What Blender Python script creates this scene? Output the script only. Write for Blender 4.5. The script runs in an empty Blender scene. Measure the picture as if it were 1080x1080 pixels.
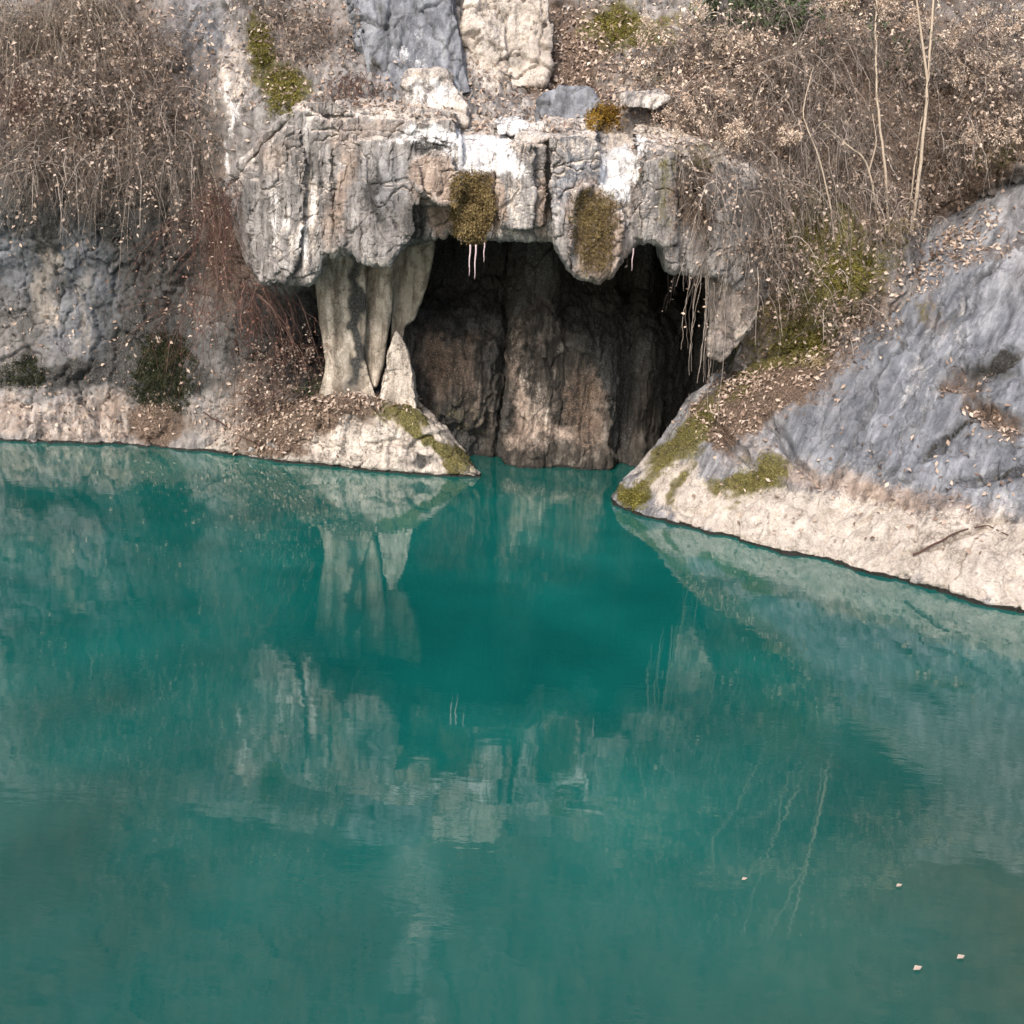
import bpy, bmesh, math, random
import numpy as np
from mathutils import Vector, Matrix, Euler

rng = np.random.default_rng(7)
random.seed(7)
R = math.radians
SC = bpy.context.scene
COL = SC.collection

# ------------------------------------------------------------------ camera
PITCH, ROLL, FPX = 16.0, 3.2, 1080.0
CAM = np.array([0.0, -15.0, 4.0])
cam_d = bpy.data.cameras.new('camera')
cam_d.sensor_width = 36.0
cam_d.lens = 36.0 * FPX / 1080.0
cam_d.clip_start, cam_d.clip_end = 0.1, 500
cam = bpy.data.objects.new('camera', cam_d)
COL.objects.link(cam)
MROT = (Matrix.Rotation(R(90 - PITCH), 3, 'X') @ Matrix.Rotation(R(ROLL), 3, 'Z'))
cam.location = CAM.tolist()
cam.rotation_euler = MROT.to_euler()
SC.camera = cam
ROT = np.array(MROT)

# ------------------------------------------------------------------ light
SUN_EL, SUN_AZ = 40.0, 203.0          # azimuth clockwise from +Y: behind the camera, to the left
w = bpy.data.worlds.new('World'); SC.world = w; w.use_nodes = True
nt = w.node_tree
sky = nt.nodes.new('ShaderNodeTexSky'); sky.sky_type = 'NISHITA'; sky.sun_disc = False
sky.sun_elevation = R(SUN_EL); sky.sun_rotation = R(SUN_AZ)
sky.dust_density = 3.0; sky.air_density = 1.0
bg = nt.nodes['Background']; bg.inputs['Strength'].default_value = 0.15
nt.links.new(sky.outputs[0], bg.inputs['Color'])
sd = bpy.data.lights.new('sun', 'SUN'); sd.energy = 2.2; sd.angle = R(10.0); sd.color = (1.0, 0.91, 0.82)
so = bpy.data.objects.new('sun', sd); COL.objects.link(so)
sv = Vector((math.sin(R(SUN_AZ)) * math.cos(R(SUN_EL)), math.cos(R(SUN_AZ)) * math.cos(R(SUN_EL)), math.sin(R(SUN_EL))))
so.rotation_euler = sv.to_track_quat('Z', 'Y').to_euler()
so.location = (-8, -12, 14)
SC.view_settings.view_transform = 'Standard'
SC.view_settings.look = 'None'
SC.view_settings.exposure = 0.82
SC.view_settings.gamma = 1.0
SC.cycles.max_bounces = 6
SC.cycles.diffuse_bounces = 3
SC.cycles.glossy_bounces = 3
SC.cycles.transmission_bounces = 4
SC.cycles.transparent_max_bounces = 6
SC.cycles.use_denoising = True

# ------------------------------------------------------------------ maths helpers
def ray(px, py):
    d = np.array([(px - 540.0) / FPX, (540.0 - py) / FPX, -1.0])
    return ROT @ d
def at(px, py, Y):
    """point of the plane y=Y seen at this place of the photograph"""
    d = ray(px, py); t = (Y - CAM[1]) / d[1]
    return CAM + d * t
def atv(px, py, Y):
    d = np.stack([(px - 540.0) / FPX, (540.0 - py) / FPX, -np.ones_like(px)], -1) @ ROT.T
    return CAM + d * ((Y - CAM[1]) / d[..., 1])[..., None]
def onz(px, py, z=0.0):
    d = ray(px, py); t = (z - CAM[2]) / d[2]
    return CAM + d * t
def project(P):
    q = (P - CAM) @ ROT
    z = np.minimum(q[:, 2], -0.1)
    return 540 + FPX * q[:, 0] / -z, 540 - FPX * q[:, 1] / -z

_perm = rng.permutation(256).astype(np.int32)
_perm = np.concatenate([_perm, _perm, _perm])
_grad = rng.normal(size=(256, 3)).astype(np.float32)
_grad /= np.linalg.norm(_grad, axis=1, keepdims=True)
def pnoise(p):
    p = p.astype(np.float32)
    i = np.floor(p).astype(np.int32); f = p - i
    u = f * f * f * (f * (f * 6 - 15) + 10)
    i &= 255
    out = None
    def g(dx, dy, dz):
        h = _perm[_perm[_perm[i[:, 0] + dx] + i[:, 1] + dy] + i[:, 2] + dz]
        gr = _grad[h]
        return gr[:, 0] * (f[:, 0] - dx) + gr[:, 1] * (f[:, 1] - dy) + gr[:, 2] * (f[:, 2] - dz)
    def lerp(a, b, t): return a + (b - a) * t
    x00 = lerp(g(0,0,0), g(1,0,0), u[:,0]); x10 = lerp(g(0,1,0), g(1,1,0), u[:,0])
    x01 = lerp(g(0,0,1), g(1,0,1), u[:,0]); x11 = lerp(g(0,1,1), g(1,1,1), u[:,0])
    return lerp(lerp(x00, x10, u[:,1]), lerp(x01, x11, u[:,1]), u[:,2]) * 1.6
def fbm(p, octv=4, gain=0.5, seed=0.0, ridged=False):
    s = np.zeros(len(p), np.float32); a = 1.0; q = p + seed * 17.31
    for _ in range(octv):
        n = pnoise(q)
        if ridged: n = 1.0 - 2.0 * np.abs(n)
        s += a * n; a *= gain; q = q * 2.03 + 5.7
    return s
_wc = rng.random((256, 3)).astype(np.float32); _wg = rng.normal(size=(256, 3)).astype(np.float32); _wh = rng.normal(size=256).astype(np.float32)
def facet(p, seed=0.0, step=.5):
    """broken planar faces: every cell of a jittered grid tilts its own way; also the distance to the nearest joint"""
    q = (p + seed * 7.3).astype(np.float32); i0 = np.floor(q).astype(np.int32)
    best = np.full(len(q), 1e9, np.float32); sec = best.copy(); bid = np.zeros(len(q), np.int32); off = np.zeros((len(q), 3), np.float32)
    for dx in (-1, 0, 1):
        for dy in (-1, 0, 1):
            for dz in (-1, 0, 1):
                c = i0 + np.array([dx, dy, dz], np.int32); k = c & 255
                h = _perm[_perm[_perm[k[:, 0]] + k[:, 1]] + k[:, 2]]
                d = q - (c + _wc[h]); r2 = (d * d).sum(1)
                lt = r2 < best
                sec = np.where(lt, best, np.minimum(sec, r2)); best = np.where(lt, r2, best)
                bid = np.where(lt, h, bid); off[lt] = d[lt]
    val = (off * _wg[bid]).sum(1) + step * _wh[bid]
    return val, np.sqrt(sec) - np.sqrt(best)
def sstep(a, b, x):
    t = np.clip((x - a) / (b - a), 0, 1); return t * t * (3 - 2 * t)
def blob(px, py, cx, cy, rx, ry, ang=0.0):
    c, s = math.cos(R(ang)), math.sin(R(ang))
    dx, dy = px - cx, py - cy
    a = (dx * c + dy * s) / rx; b = (-dx * s + dy * c) / ry
    return np.exp(-np.power(a * a + b * b, 1.6) * 0.7)
def inpoly(px, py, poly):
    r = np.zeros(len(px), bool); n = len(poly); j = n - 1
    for i in range(n):
        xi, yi = poly[i]; xj, yj = poly[j]
        c = ((yi > py) != (yj > py)) & (px < (xj - xi) * (py - yi) / (yj - yi + 1e-9) + xi)
        r ^= c; j = i
    return r

# ------------------------------------------------------------------ object helpers
def tag(o, label=None, cat=None, group=None, kind=None):
    if label: o['label'] = label
    if cat: o['category'] = cat
    if group: o['group'] = group
    if kind: o['kind'] = kind
    return o
def empty(name, loc):
    o = bpy.data.objects.new(name, None); o.empty_display_size = 0.1
    o.location = [float(c) for c in loc]; COL.objects.link(o); return o
def mesh_np(name, V, F, mat, smooth=True, parent=None, origin=None, attrs=None):
    """V (n,3), F (m,k) arrays -> one mesh object"""
    V = np.asarray(V, np.float32); F = np.asarray(F, np.int32)
    if origin is not None: V = V - np.asarray(origin, np.float32)
    me = bpy.data.meshes.new(name)
    k = F.shape[1]
    me.vertices.add(len(V)); me.vertices.foreach_set('co', V.ravel())
    me.loops.add(F.size); me.loops.foreach_set('vertex_index', F.ravel())
    me.polygons.add(len(F)); me.polygons.foreach_set('loop_start', np.arange(0, F.size, k, dtype=np.int32))
    me.update(calc_edges=True)
    if smooth: me.polygons.foreach_set('use_smooth', np.ones(len(F), bool))
    for an, arr in (attrs or {}).items():
        if arr.ndim == 1:
            a = me.attributes.new(an, 'FLOAT', 'POINT'); a.data.foreach_set('value', arr.astype(np.float32))
        else:
            a = me.color_attributes.new(an, 'FLOAT_COLOR', 'POINT'); a.data.foreach_set('color', arr.astype(np.float32).ravel())
    me.materials.append(mat); me.validate()
    o = bpy.data.objects.new(name, me); COL.objects.link(o)
    if parent is not None: o.parent = parent
    if origin is not None and parent is None: o.location = [float(c) for c in origin]
    return o

# ------------------------------------------------------------------ materials
def new_mat(name):
    m = bpy.data.materials.new(name); m.use_nodes = True
    t = m.node_tree; b = t.nodes['Principled BSDF']
    return m, t, b
class NB:
    def __init__(s, t): s.t = t; s.coord = t.nodes.new('ShaderNodeTexCoord').outputs['Object']
    def n(s, typ, **kw):
        x = s.t.nodes.new(typ)
        for k, v in kw.items(): setattr(x, k, v)
        return x
    def link(s, a, b): s.t.links.new(a, b)
    def mapping(s, sc):
        m = s.n('ShaderNodeMapping'); s.link(s.coord, m.inputs['Vector']); m.inputs['Scale'].default_value = sc; return m.outputs[0]
    def noise(s, scale, detail=6, rough=0.6, vec=None, dist=0.0):
        x = s.n('ShaderNodeTexNoise'); s.link(vec or s.coord, x.inputs['Vector'])
        x.inputs['Scale'].default_value = scale; x.inputs['Detail'].default_value = detail
        x.inputs['Roughness'].default_value = rough; x.inputs['Distortion'].default_value = dist
        return x.outputs['Fac']
    def math(s, op, a, b=None, c=None):
        x = s.n('ShaderNodeMath', operation=op)
        for i, v in enumerate((a, b, c)):
            if v is None: continue
            if isinstance(v, (int, float)): x.inputs[i].default_value = v
            else: s.link(v, x.inputs[i])
        return x.outputs[0]
    def rng(s, v, a, b, lo=0.0, hi=1.0, smooth=True):
        x = s.n('ShaderNodeMapRange', interpolation_type='SMOOTHSTEP' if smooth else 'LINEAR')
        s.link(v, x.inputs['Value'])
        for k, q in zip(('From Min', 'From Max', 'To Min', 'To Max'), (a, b, lo, hi)): x.inputs[k].default_value = q
        return x.outputs[0]
    def mix(s, fac, a, b, mode='MIX'):
        x = s.n('ShaderNodeMix', data_type='RGBA', blend_type=mode)
        if isinstance(fac, (int, float)): x.inputs[0].default_value = fac
        else: s.link(fac, x.inputs[0])
        for i, v in ((6, a), (7, b)):
            if isinstance(v, tuple): x.inputs[i].default_value = (*v, 1)
            else: s.link(v, x.inputs[i])
        return x.outputs[2]
    def ramp(s, fac, stops):
        x = s.n('ShaderNodeValToRGB'); s.link(fac, x.inputs[0])
        e = x.color_ramp.elements
        while len(e) < len(stops): e.new(0.5)
        for el, (p, c) in zip(e, stops): el.position = p; el.color = (*c, 1)
        return x.outputs[0]

def make_rock(name, greys, streak=True, vec=None, bump=0.6, rough=0.82, contrast=1.0, spk=1.0, crk=.6, dim=1.0, stw=.55):
    m, t, b = new_mat(name); q = NB(t)
    A = q.n('ShaderNodeVertexColor', layer_name='mA'); B = q.n('ShaderNodeVertexColor', layer_name='mB')
    sa = q.n('ShaderNodeSeparateColor'); q.link(A.outputs['Color'], sa.inputs[0])
    sb = q.n('ShaderNodeSeparateColor'); q.link(B.outputs['Color'], sb.inputs[0])
    moss, dark, pale, warm = sa.outputs[0], sa.outputs[1], sa.outputs[2], A.outputs['Alpha']
    blue, wet, white, brown = sb.outputs[0], sb.outputs[1], sb.outputs[2], B.outputs['Alpha']
    vs = q.mapping((1.0, 1.0, 0.22)) if streak else q.mapping((1, 1, 0.8))
    if vec is not None:
        cc = q.n('ShaderNodeCombineXYZ')
        for i_, (ax, sc_) in enumerate(vec):
            dp = q.n('ShaderNodeVectorMath', operation='DOT_PRODUCT'); q.link(q.coord, dp.inputs[0]); dp.inputs[1].default_value = [float(c) * sc_ for c in ax]
            q.link(dp.outputs['Value'], cc.inputs[i_])
        vs = cc.outputs[0]
    n_st = q.noise(7.0, 8, 0.65, vs, 0.4)          # hanging streaks
    n_mid = q.noise(6.0, 8, 0.68, None, 0.3)
    n_fine = q.noise(38.0, 6, 0.7)
    n_speck = q.noise(95.0, 3, 0.6)
    n_brk = q.math('ADD', q.math('MULTIPLY', n_mid, .55), q.math('MULTIPLY', n_fine, .45))
    n_brs = q.math('ADD', q.math('MULTIPLY', n_st, .6), q.math('MULTIPLY', n_fine, .4))
    n_big = q.noise(1.3, 5, 0.6)
    mixed = q.math('ADD', q.math('MULTIPLY', n_st, stw), q.math('MULTIPLY', n_mid, 1 - stw))
    col = q.ramp(mixed, [(0.34, greys[0]), (0.47, greys[1]), (0.55, greys[2]), (0.68, greys[3])])
    def layer(mask, noise, color, col, k=0.9, lo=0.38, hi=0.62):
        f = q.math('ADD', mask, q.math('MULTIPLY', q.math('SUBTRACT', noise, 0.5), k))
        f = q.math('MULTIPLY', q.rng(f, lo, hi), q.rng(mask, 0.02, 0.12))
        return q.mix(f, col, color)
    cs = lambda c, v: tuple(x * v for x in c)
    c_blue = q.ramp(mixed, [(0.33, (.085, .092, .106)), (0.48, (.168, .178, .20)), (0.66, (.315, .326, .35))])
    col = layer(blue, n_brk, c_blue, col, 1.6, .2, .85)
    c_warm = q.ramp(mixed, [(0.36, (.13, .095, .075)), (0.5, (.31, .24, .195)), (0.64, (.46, .38, .32))])
    col = layer(warm, n_brk, c_warm, col, 1.8, .2, .85)
    n_soft = q.math('ADD', q.math('MULTIPLY', n_mid, .65), q.math('MULTIPLY', n_fine, .35))
    c_pale = q.ramp(n_soft, [(0.33, cs((.25, .21, .18), dim)), (0.46, cs((.47, .41, .355), dim)), (0.62, cs((.66, .59, .52), dim))])
    col = layer(pale, n_brs, c_pale, col, 2.2, .28, .8)
    c_dark = q.ramp(n_fine, [(0.38, (.018, .018, .016)), (0.55, (.06, .058, .055)), (0.72, (.15, .145, .14))])
    col = layer(dark, n_brs, c_dark, col, 2.2, .25, .8)
    c_br = q.ramp(n_fine, [(0.36, (.04, .027, .02)), (0.52, (.125, .085, .06)), (0.68, (.27, .20, .155))])
    col = layer(brown, n_brk, c_br, col, 2.0, .25, .8)
    c_ms = q.ramp(n_fine, [(0.36, (.03, .027, .009)), (0.5, (.10, .088, .026)), (0.66, (.22, .19, .07))])
    col = layer(moss, n_brk, c_ms, col, 2.3, .3, .75)
    col = layer(white, n_brs, (.70, .69, .685), col, 2.4, .3, .75)
    # overall tone: broad weathering, hanging run marks and grain
    tone = q.math('ADD', q.rng(n_big, .3, .7, .72, 1.22, False), q.rng(n_st, .3, .7, -.22, .22, False))
    tone = q.math('ADD', tone, q.rng(n_fine, .3, .7, -.17, .17, False))
    tc = q.n('ShaderNodeCombineColor')
    for i in range(3): q.link(tone, tc.inputs[i])
    col = q.mix(contrast, col, tc.outputs[0], 'MULTIPLY')
    # pits and lichen specks
    sp = q.rng(n_speck, 0.30, 0.40, 0.45, 1.0)
    spc = q.n('ShaderNodeCombineColor'); 
    for i in range(3): q.link(sp, spc.inputs[i])
    col = q.mix(0.6 * spk, col, spc.outputs[0], 'MULTIPLY')
    lt = q.rng(n_speck, 0.62, 0.72, 0.0, 0.3 * spk)
    col = q.mix(lt, col, (.55, .53, .50))
    # fissures
    v = q.n('ShaderNodeTexVoronoi', feature='DISTANCE_TO_EDGE'); v.inputs['Scale'].default_value = 1.5
    wv = q.n('ShaderNodeVectorMath', operation='ADD')
    nv = q.n('ShaderNodeTexNoise'); q.link(q.coord, nv.inputs['Vector']); nv.inputs['Scale'].default_value = 3.0; nv.inputs['Detail'].default_value = 5
    sv_ = q.n('ShaderNodeVectorMath', operation='SCALE'); q.link(nv.outputs['Color'], sv_.inputs[0]); sv_.inputs['Scale'].default_value = 0.7
    q.link(vs, wv.inputs[0]); q.link(sv_.outputs[0], wv.inputs[1]); q.link(wv.outputs[0], v.inputs['Vector'])
    crack = q.math('MAXIMUM', q.rng(v.outputs['Distance'], 0.0, 0.02), q.rng(n_mid, .46, .56))
    col = q.mix(q.math('MULTIPLY', q.math('SUBTRACT', 1.0, crack), crk), col, (.035, .03, .027))
    col = layer(wet, n_mid, (.016, .015, .012), col, 0.5, .35, .6)
    q.link(col, b.inputs['Base Color'])
    r = q.math('SUBTRACT', rough, q.math('MULTIPLY', wet, 0.45)); q.link(r, b.inputs['Roughness'])
    b.inputs['Specular IOR Level'].default_value = 0.35
    h = q.math('ADD', q.math('MULTIPLY', n_fine, 0.9), q.math('MULTIPLY', n_mid, 1.3))
    h = q.math('ADD', h, q.math('MULTIPLY', n_speck, 0.35))
    h = q.math('ADD', h, q.math('MULTIPLY', crack, 0.5))
    bp = q.n('ShaderNodeBump'); bp.inputs['Strength'].default_value = bump; bp.inputs['Distance'].default_value = 0.06
    q.link(h, bp.inputs['Height']); q.link(bp.outputs[0], b.inputs['Normal'])
    return m
G0 = [(.085, .078, .074), (.21, .194, .186), (.305, .286, .274), (.46, .436, .415)]
M_ROCK = make_rock('limestone', G0)
M_SLAB = make_rock('slab_limestone', [(.095, .094, .098), (.18, .178, .187), (.265, .263, .273), (.40, .396, .402)], bump=0.7, contrast=.8, spk=.45, crk=.3, dim=.9, stw=.78,
                   vec=[((.785, -.62, 0), 1.0), ((.44, .55, .71), .24), ((-.45, -.55, .70), 1.0)])
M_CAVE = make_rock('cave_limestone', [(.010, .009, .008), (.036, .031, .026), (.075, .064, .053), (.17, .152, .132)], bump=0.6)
M_COLUMN = make_rock('flowstone', [(.11, .09, .07), (.25, .21, .165), (.37, .32, .26), (.50, .44, .365)], bump=0.5, spk=.6)

def leaf_mat(name, stops, rough=0.6, trans=0.15):
    m, t, b = new_mat(name); q = NB(t)
    a = q.n('ShaderNodeAttribute', attribute_name='rnd')
    n = q.noise(60, 3, 0.6)
    f = q.math('ADD', q.math('MULTIPLY', a.outputs['Fac'], 0.85), q.math('MULTIPLY', n, 0.15))
    q.link(q.ramp(f, stops), b.inputs['Base Color'])
    b.inputs['Roughness'].default_value = rough
    b.inputs['Specular IOR Level'].default_value = 0.3
    return m
M_DRY = leaf_mat('dry_leaf', [(0.0, (.07, .046, .033)), (0.35, (.20, .14, .105)), (0.65, (.37, .285, .225)), (1.0, (.54, .445, .37))])
M_PALE = leaf_mat('pale_dry_leaf', [(0.0, (.28, .19, .13)), (0.45, (.52, .40, .31)), (1.0, (.76, .65, .53))])
M_RUST = leaf_mat('rust_leaf', [(0.0, (.05, .02, .014)), (0.5, (.17, .075, .05)), (1.0, (.36, .22, .17))])
M_GREEN = leaf_mat('evergreen_leaf', [(0.0, (.018, .03, .012)), (0.6, (.05, .075, .028)), (1.0, (.13, .15, .07))], 0.45)
M_DGREEN = leaf_mat('dark_moss', [(0.0, (.008, .011, .004)), (0.6, (.022, .028, .01)), (1.0, (.06, .06, .025))], 0.9)
M_TWIG = leaf_mat('grey_twig', [(0.0, (.06, .049, .041)), (0.5, (.20, .165, .14)), (1.0, (.50, .43, .37))], 0.8)
M_STRAWTWIG = leaf_mat('straw_twig', [(0.0, (.09, .07, .055)), (0.5, (.25, .20, .155)), (1.0, (.50, .43, .35))], 0.8)
M_RTWIG = leaf_mat('red_twig', [(0.0, (.045, .02, .016)), (0.5, (.12, .062, .048)), (1.0, (.24, .16, .13))], 0.8)
M_BARK = leaf_mat('pale_bark', [(0.0, (.26, .20, .15)), (0.5, (.42, .34, .26)), (1.0, (.58, .50, .40))], 0.8)
M_STRAW = leaf_mat('straw', [(0.0, (.22, .16, .08)), (0.5, (.40, .31, .17)), (1.0, (.58, .48, .31))], 0.7)
M_YMOSS = leaf_mat('yellow_moss', [(0.0, (.04, .036, .008)), (0.5, (.145, .13, .025)), (1.0, (.30, .265, .07))], 0.95)
M_BMOSS = leaf_mat('brown_moss', [(0.0, (.04, .027, .011)), (0.5, (.135, .095, .037)), (1.0, (.29, .22, .10))], 0.95)
M_OMOSS = leaf_mat('orange_moss', [(0.0, (.06, .03, .005)), (0.5, (.20, .115, .012)), (1.0, (.36, .22, .04))], 0.95)

def make_ice():
    m, t, b = new_mat('ice'); q = NB(t)
    n = q.noise(30, 4); q.link(q.ramp(n, [(0.3, (.42, .33, .34)), (0.7, (.62, .50, .52))]), b.inputs['Base Color'])
    b.inputs['Roughness'].default_value = 0.25; b.inputs['Subsurface Weight'].default_value = 0.3
    b.inputs['Subsurface Radius'].default_value = (.02, .02, .02)
    return m
M_ICE = make_ice()

def make_water():
    m, t, b = new_mat('turquoise_water'); q = NB(t)
    n = q.noise(0.22, 4, 0.55)
    n2 = q.noise(0.9, 5, 0.6)
    teal = q.ramp(q.math('ADD', q.math('MULTIPLY', n, .7), q.math('MULTIPLY', n2, .3)),
                  [(0.3, (.002, .056, .049)), (0.52, (.003, .091, .078)), (0.72, (.006, .13, .109))])
    # the shallows by the near right bank, where the silty bed shows through
    sx = q.n('ShaderNodeSeparateXYZ'); q.link(q.coord, sx.inputs[0])
    d = q.math('ADD', q.math('MULTIPLY', sx.outputs[0], 0.62), q.math('MULTIPLY', sx.outputs[1], -0.50))
    d = q.math('ADD', d, q.math('MULTIPLY', q.math('SUBTRACT', n2, .5), 2.4))
    sh = q.rng(d, 5.0, 8.4, 0.0, 0.8)
    bed = q.ramp(q.noise(2.2, 8, 0.7), [(0.35, (.018, .034, .022)), (0.55, (.036, .052, .034)), (0.7, (.06, .072, .048))])
    q.link(q.mix(sh, teal, bed), b.inputs['Base Color'])
    b.inputs['Roughness'].default_value = 0.025
    b.inputs['IOR'].default_value = 2.0
    # faint ripples with calmer and livelier patches
    rp = q.noise(9.0, 3, 0.5, q.mapping((0.55, 1.5, 1)))
    rl = q.noise(2.2, 2, 0.5, q.mapping((0.6, 1.2, 1)))
    patch = q.rng(q.noise(0.35, 2, .5), 0.5, 0.68, 0.25, 1.0)
    h = q.math('ADD', q.math('MULTIPLY', q.math('MULTIPLY', rp, patch), 0.0013), q.math('MULTIPLY', rl, 0.0018))
    bp = q.n('ShaderNodeBump'); bp.inputs['Strength'].default_value = 1.0; bp.inputs['Distance'].default_value = 1.0
    q.link(h, bp.inputs['Height']); q.link(bp.outputs[0], b.inputs['Normal'])
    return m
M_WATER = make_water()

# ------------------------------------------------------------------ where stains, moss, leaf litter and painted cave shade go
CREAM_TOP = [(640, 530), (720, 515), (800, 520), (860, 518), (960, 525), (1080, 545), (1300, 600)]
def paint(P, N, base, seed=0.0):
    px, py = project(P)
    jx = fbm(P * 1.6, 4, .55, 3.1 + seed) * 13; jy = fbm(P * 1.6, 4, .55, 9.4 + seed) * 13
    x, y = px + jx, py + jy
    Z = np.zeros(len(P), np.float32)
    def full(k): return Z + base.get(k, 0.0)
    moss, dark, pale, warm, blue, wet, white, brown = (full(k) for k in ('moss', 'dark', 'pale', 'warm', 'blue', 'wet', 'white', 'brown'))
    def add(a, amt, *bl): return np.clip(a + amt * blob(x, y, *bl), 0, 1)
    for f in base.get('blobs', ()):      # (mask, amount, cx, cy, rx, ry, angle)
        if f[0] == 'moss': moss = add(moss, *f[1:])
        elif f[0] == 'dark': dark = add(dark, *f[1:])
        elif f[0] == 'pale': pale = add(pale, *f[1:])
        elif f[0] == 'warm': warm = add(warm, *f[1:])
        elif f[0] == 'blue': blue = add(blue, *f[1:])
        elif f[0] == 'white': white = add(white, *f[1:])
        elif f[0] == 'brown': brown = add(brown, *f[1:])
    big = fbm(P * 0.9, 3, .5, 21 + seed)
    if base.get('mottle'):
        dark = np.clip(dark + base['mottle'] * np.clip(big, -.2, 1), 0, 1)
        warm = np.clip(warm + 0.35 * np.clip(fbm(P * 1.3, 3, .5, 33 + seed), 0, 1), 0, 1)
    z = P[:, 2]
    wet = np.maximum(wet, sstep(0.055, 0.015, z + 0.025 * fbm(P * 4, 3, .5, 5)))
    A = np.stack([moss, dark, pale, warm], 1); B = np.stack([blue, wet, white, brown], 1)
    return A, B, x, y

LIT = []      # (points, normals, weights): surfaces where dead leaves lie
def vnormals(V, F):
    a, b_, c = V[F[:, 0]], V[F[:, 1]], V[F[:, 2]]
    fn = np.cross(b_ - a, c - a)
    if F.shape[1] == 4:
        fn = np.cross(V[F[:, 2]] - V[F[:, 0]], V[F[:, 3]] - V[F[:, 1]])
    n = np.zeros_like(V)
    for k in range(F.shape[1]):
        for j in range(3): n[:, j] += np.bincount(F[:, k], fn[:, j], len(V))
    return n / (np.linalg.norm(n, axis=1, keepdims=True) + 1e-12)

def hull_mesh(pieces):
    bm = bmesh.new()
    for pts in pieces:
        b2 = bmesh.new()
        for p in pts: b2.verts.new([float(c) for c in p])
        r = bmesh.ops.convex_hull(b2, input=b2.verts)
        junk = [v for v in b2.verts if not v.link_faces]
        bmesh.ops.delete(b2, geom=junk, context='VERTS')
        me = bpy.data.meshes.new('t'); b2.to_mesh(me); b2.free(); bm.from_mesh(me); bpy.data.meshes.remove(me)
    me = bpy.data.meshes.new('t'); bm.to_mesh(me); bm.free()
    return me
def remesh(pieces, voxel, keep=None):
    me = hull_mesh(pieces)
    o = bpy.data.objects.new('t', me); COL.objects.link(o)
    md = o.modifiers.new('r', 'REMESH'); md.mode = 'VOXEL'; md.voxel_size = voxel
    dg = bpy.context.evaluated_depsgraph_get(); dg.update()
    ev = o.evaluated_get(dg); m2 = ev.to_mesh()
    V = np.empty(len(m2.vertices) * 3, np.float32); m2.vertices.foreach_get('co', V); V = V.reshape(-1, 3)
    F = np.empty(len(m2.polygons) * 4, np.int32)
    L = np.empty(len(m2.loops), np.int32); m2.loops.foreach_get('vertex_index', L)
    F = L.reshape(-1, 4)
    ev.to_mesh_clear(); bpy.data.objects.remove(o); bpy.data.meshes.remove(me)
    return V.astype(np.float64), F
def lap(V, F, it, lam=0.5):
    e = np.concatenate([F[:, [0, 1]], F[:, [1, 2]], F[:, [2, 3]], F[:, [3, 0]]])
    a = np.concatenate([e[:, 0], e[:, 1]]); b_ = np.concatenate([e[:, 1], e[:, 0]])
    cnt = np.bincount(a, minlength=len(V))[:, None]
    for _ in range(it):
        s = np.stack([np.bincount(a, V[b_, j], len(V)) for j in range(3)], 1)
        V = V + lam * (s / np.maximum(cnt, 1) - V)
    return V
def rough_up(V, F, amp, seed, vert=0.45, fac=1.0, basis=None):
    """break a smooth body into weathered limestone"""
    N = vnormals(V, F)
    S = np.array([1, 1, vert])
    W = V * S if basis is None else V @ basis
    wv = np.stack([fbm(V * 1.7, 3, .5, seed + 30 + j) for j in range(3)], 1)
    f1, e1 = facet((W + .18 * wv) * 1.9, seed); f2, e2 = facet((W + .10 * wv) * 5.5, seed + 3)
    f3, e3 = facet(((V * np.array([1, 1, .7]) if basis is None else W) + .05 * wv) * 15, seed + 6)
    d = amp[0] * fbm(V * S * 1.0, 3, .5, seed) + .32 * amp[1] * fbm(V * S * 3.2, 4, .5, seed + 2, True)
    d = d + amp[1] * fac * (.85 * f1 - 1.5 * sstep(.055, .0, e1)) + amp[2] * fac * (.55 * f2 - .9 * sstep(.06, .0, e2)) + amp[2] * fac * .22 * f3
    V = V + N * d[:, None]
    N = vnormals(V, F)
    d = .45 * amp[2] * fbm((V * S if basis is None else V @ basis) * 10, 4, .6, seed + 5) + .8 * amp[3] * fbm(V * 30, 2, .6, seed + 7)
    return V + N * d[:, None]
def rock(name, pieces, mat, base, voxel=0.03, smooth=6, amp=(.12, .05, .018, .007), seed=1.0, vert=0.45, fac=1.0, basis=None, parent=None, drop=None, post=None, litter=None):
    V, F = remesh(pieces, voxel)
    V = lap(V, F, smooth)
    V = rough_up(V, F, amp, seed, vert, fac, basis)
    if post: V = post(V)
    if drop is not None:
        kill = drop(V)
        F = F[~kill[F].all(axis=1)]
        used = np.zeros(len(V), bool); used[F] = True
        idx = np.cumsum(used) - 1; V = V[used]; F = idx[F]
    N = vnormals(V, F)
    A, B, x, y = paint(V, N, base, seed)
    if litter: LIT.append((V, N, litter(x, y, N, V)))
    org = parent.location if parent is not None else Vector((float(V[:, 0].mean()), float(V[:, 1].mean()), float(V[:, 2].min())))
    return mesh_np(name, V, F, mat, True, parent, np.array(org), {'mA': A, 'mB': B})

# ------------------------------------------------------------------ water
bmw = bmesh.new()
vs_ = [bmw.verts.new(c) for c in ((-45, -45, 0), (45, -45, 0), (45, 9, 0), (-45, 9, 0))]
bmw.faces.new(vs_)
mew = bpy.data.meshes.new('water'); bmw.to_mesh(mew); bmw.free(); mew.materials.append(M_WATER)
wo = bpy.data.objects.new('water', mew); COL.objects.link(wo); tag(wo, 'calm turquoise pool in front of the cave mouth', 'water', None, 'structure')

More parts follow.
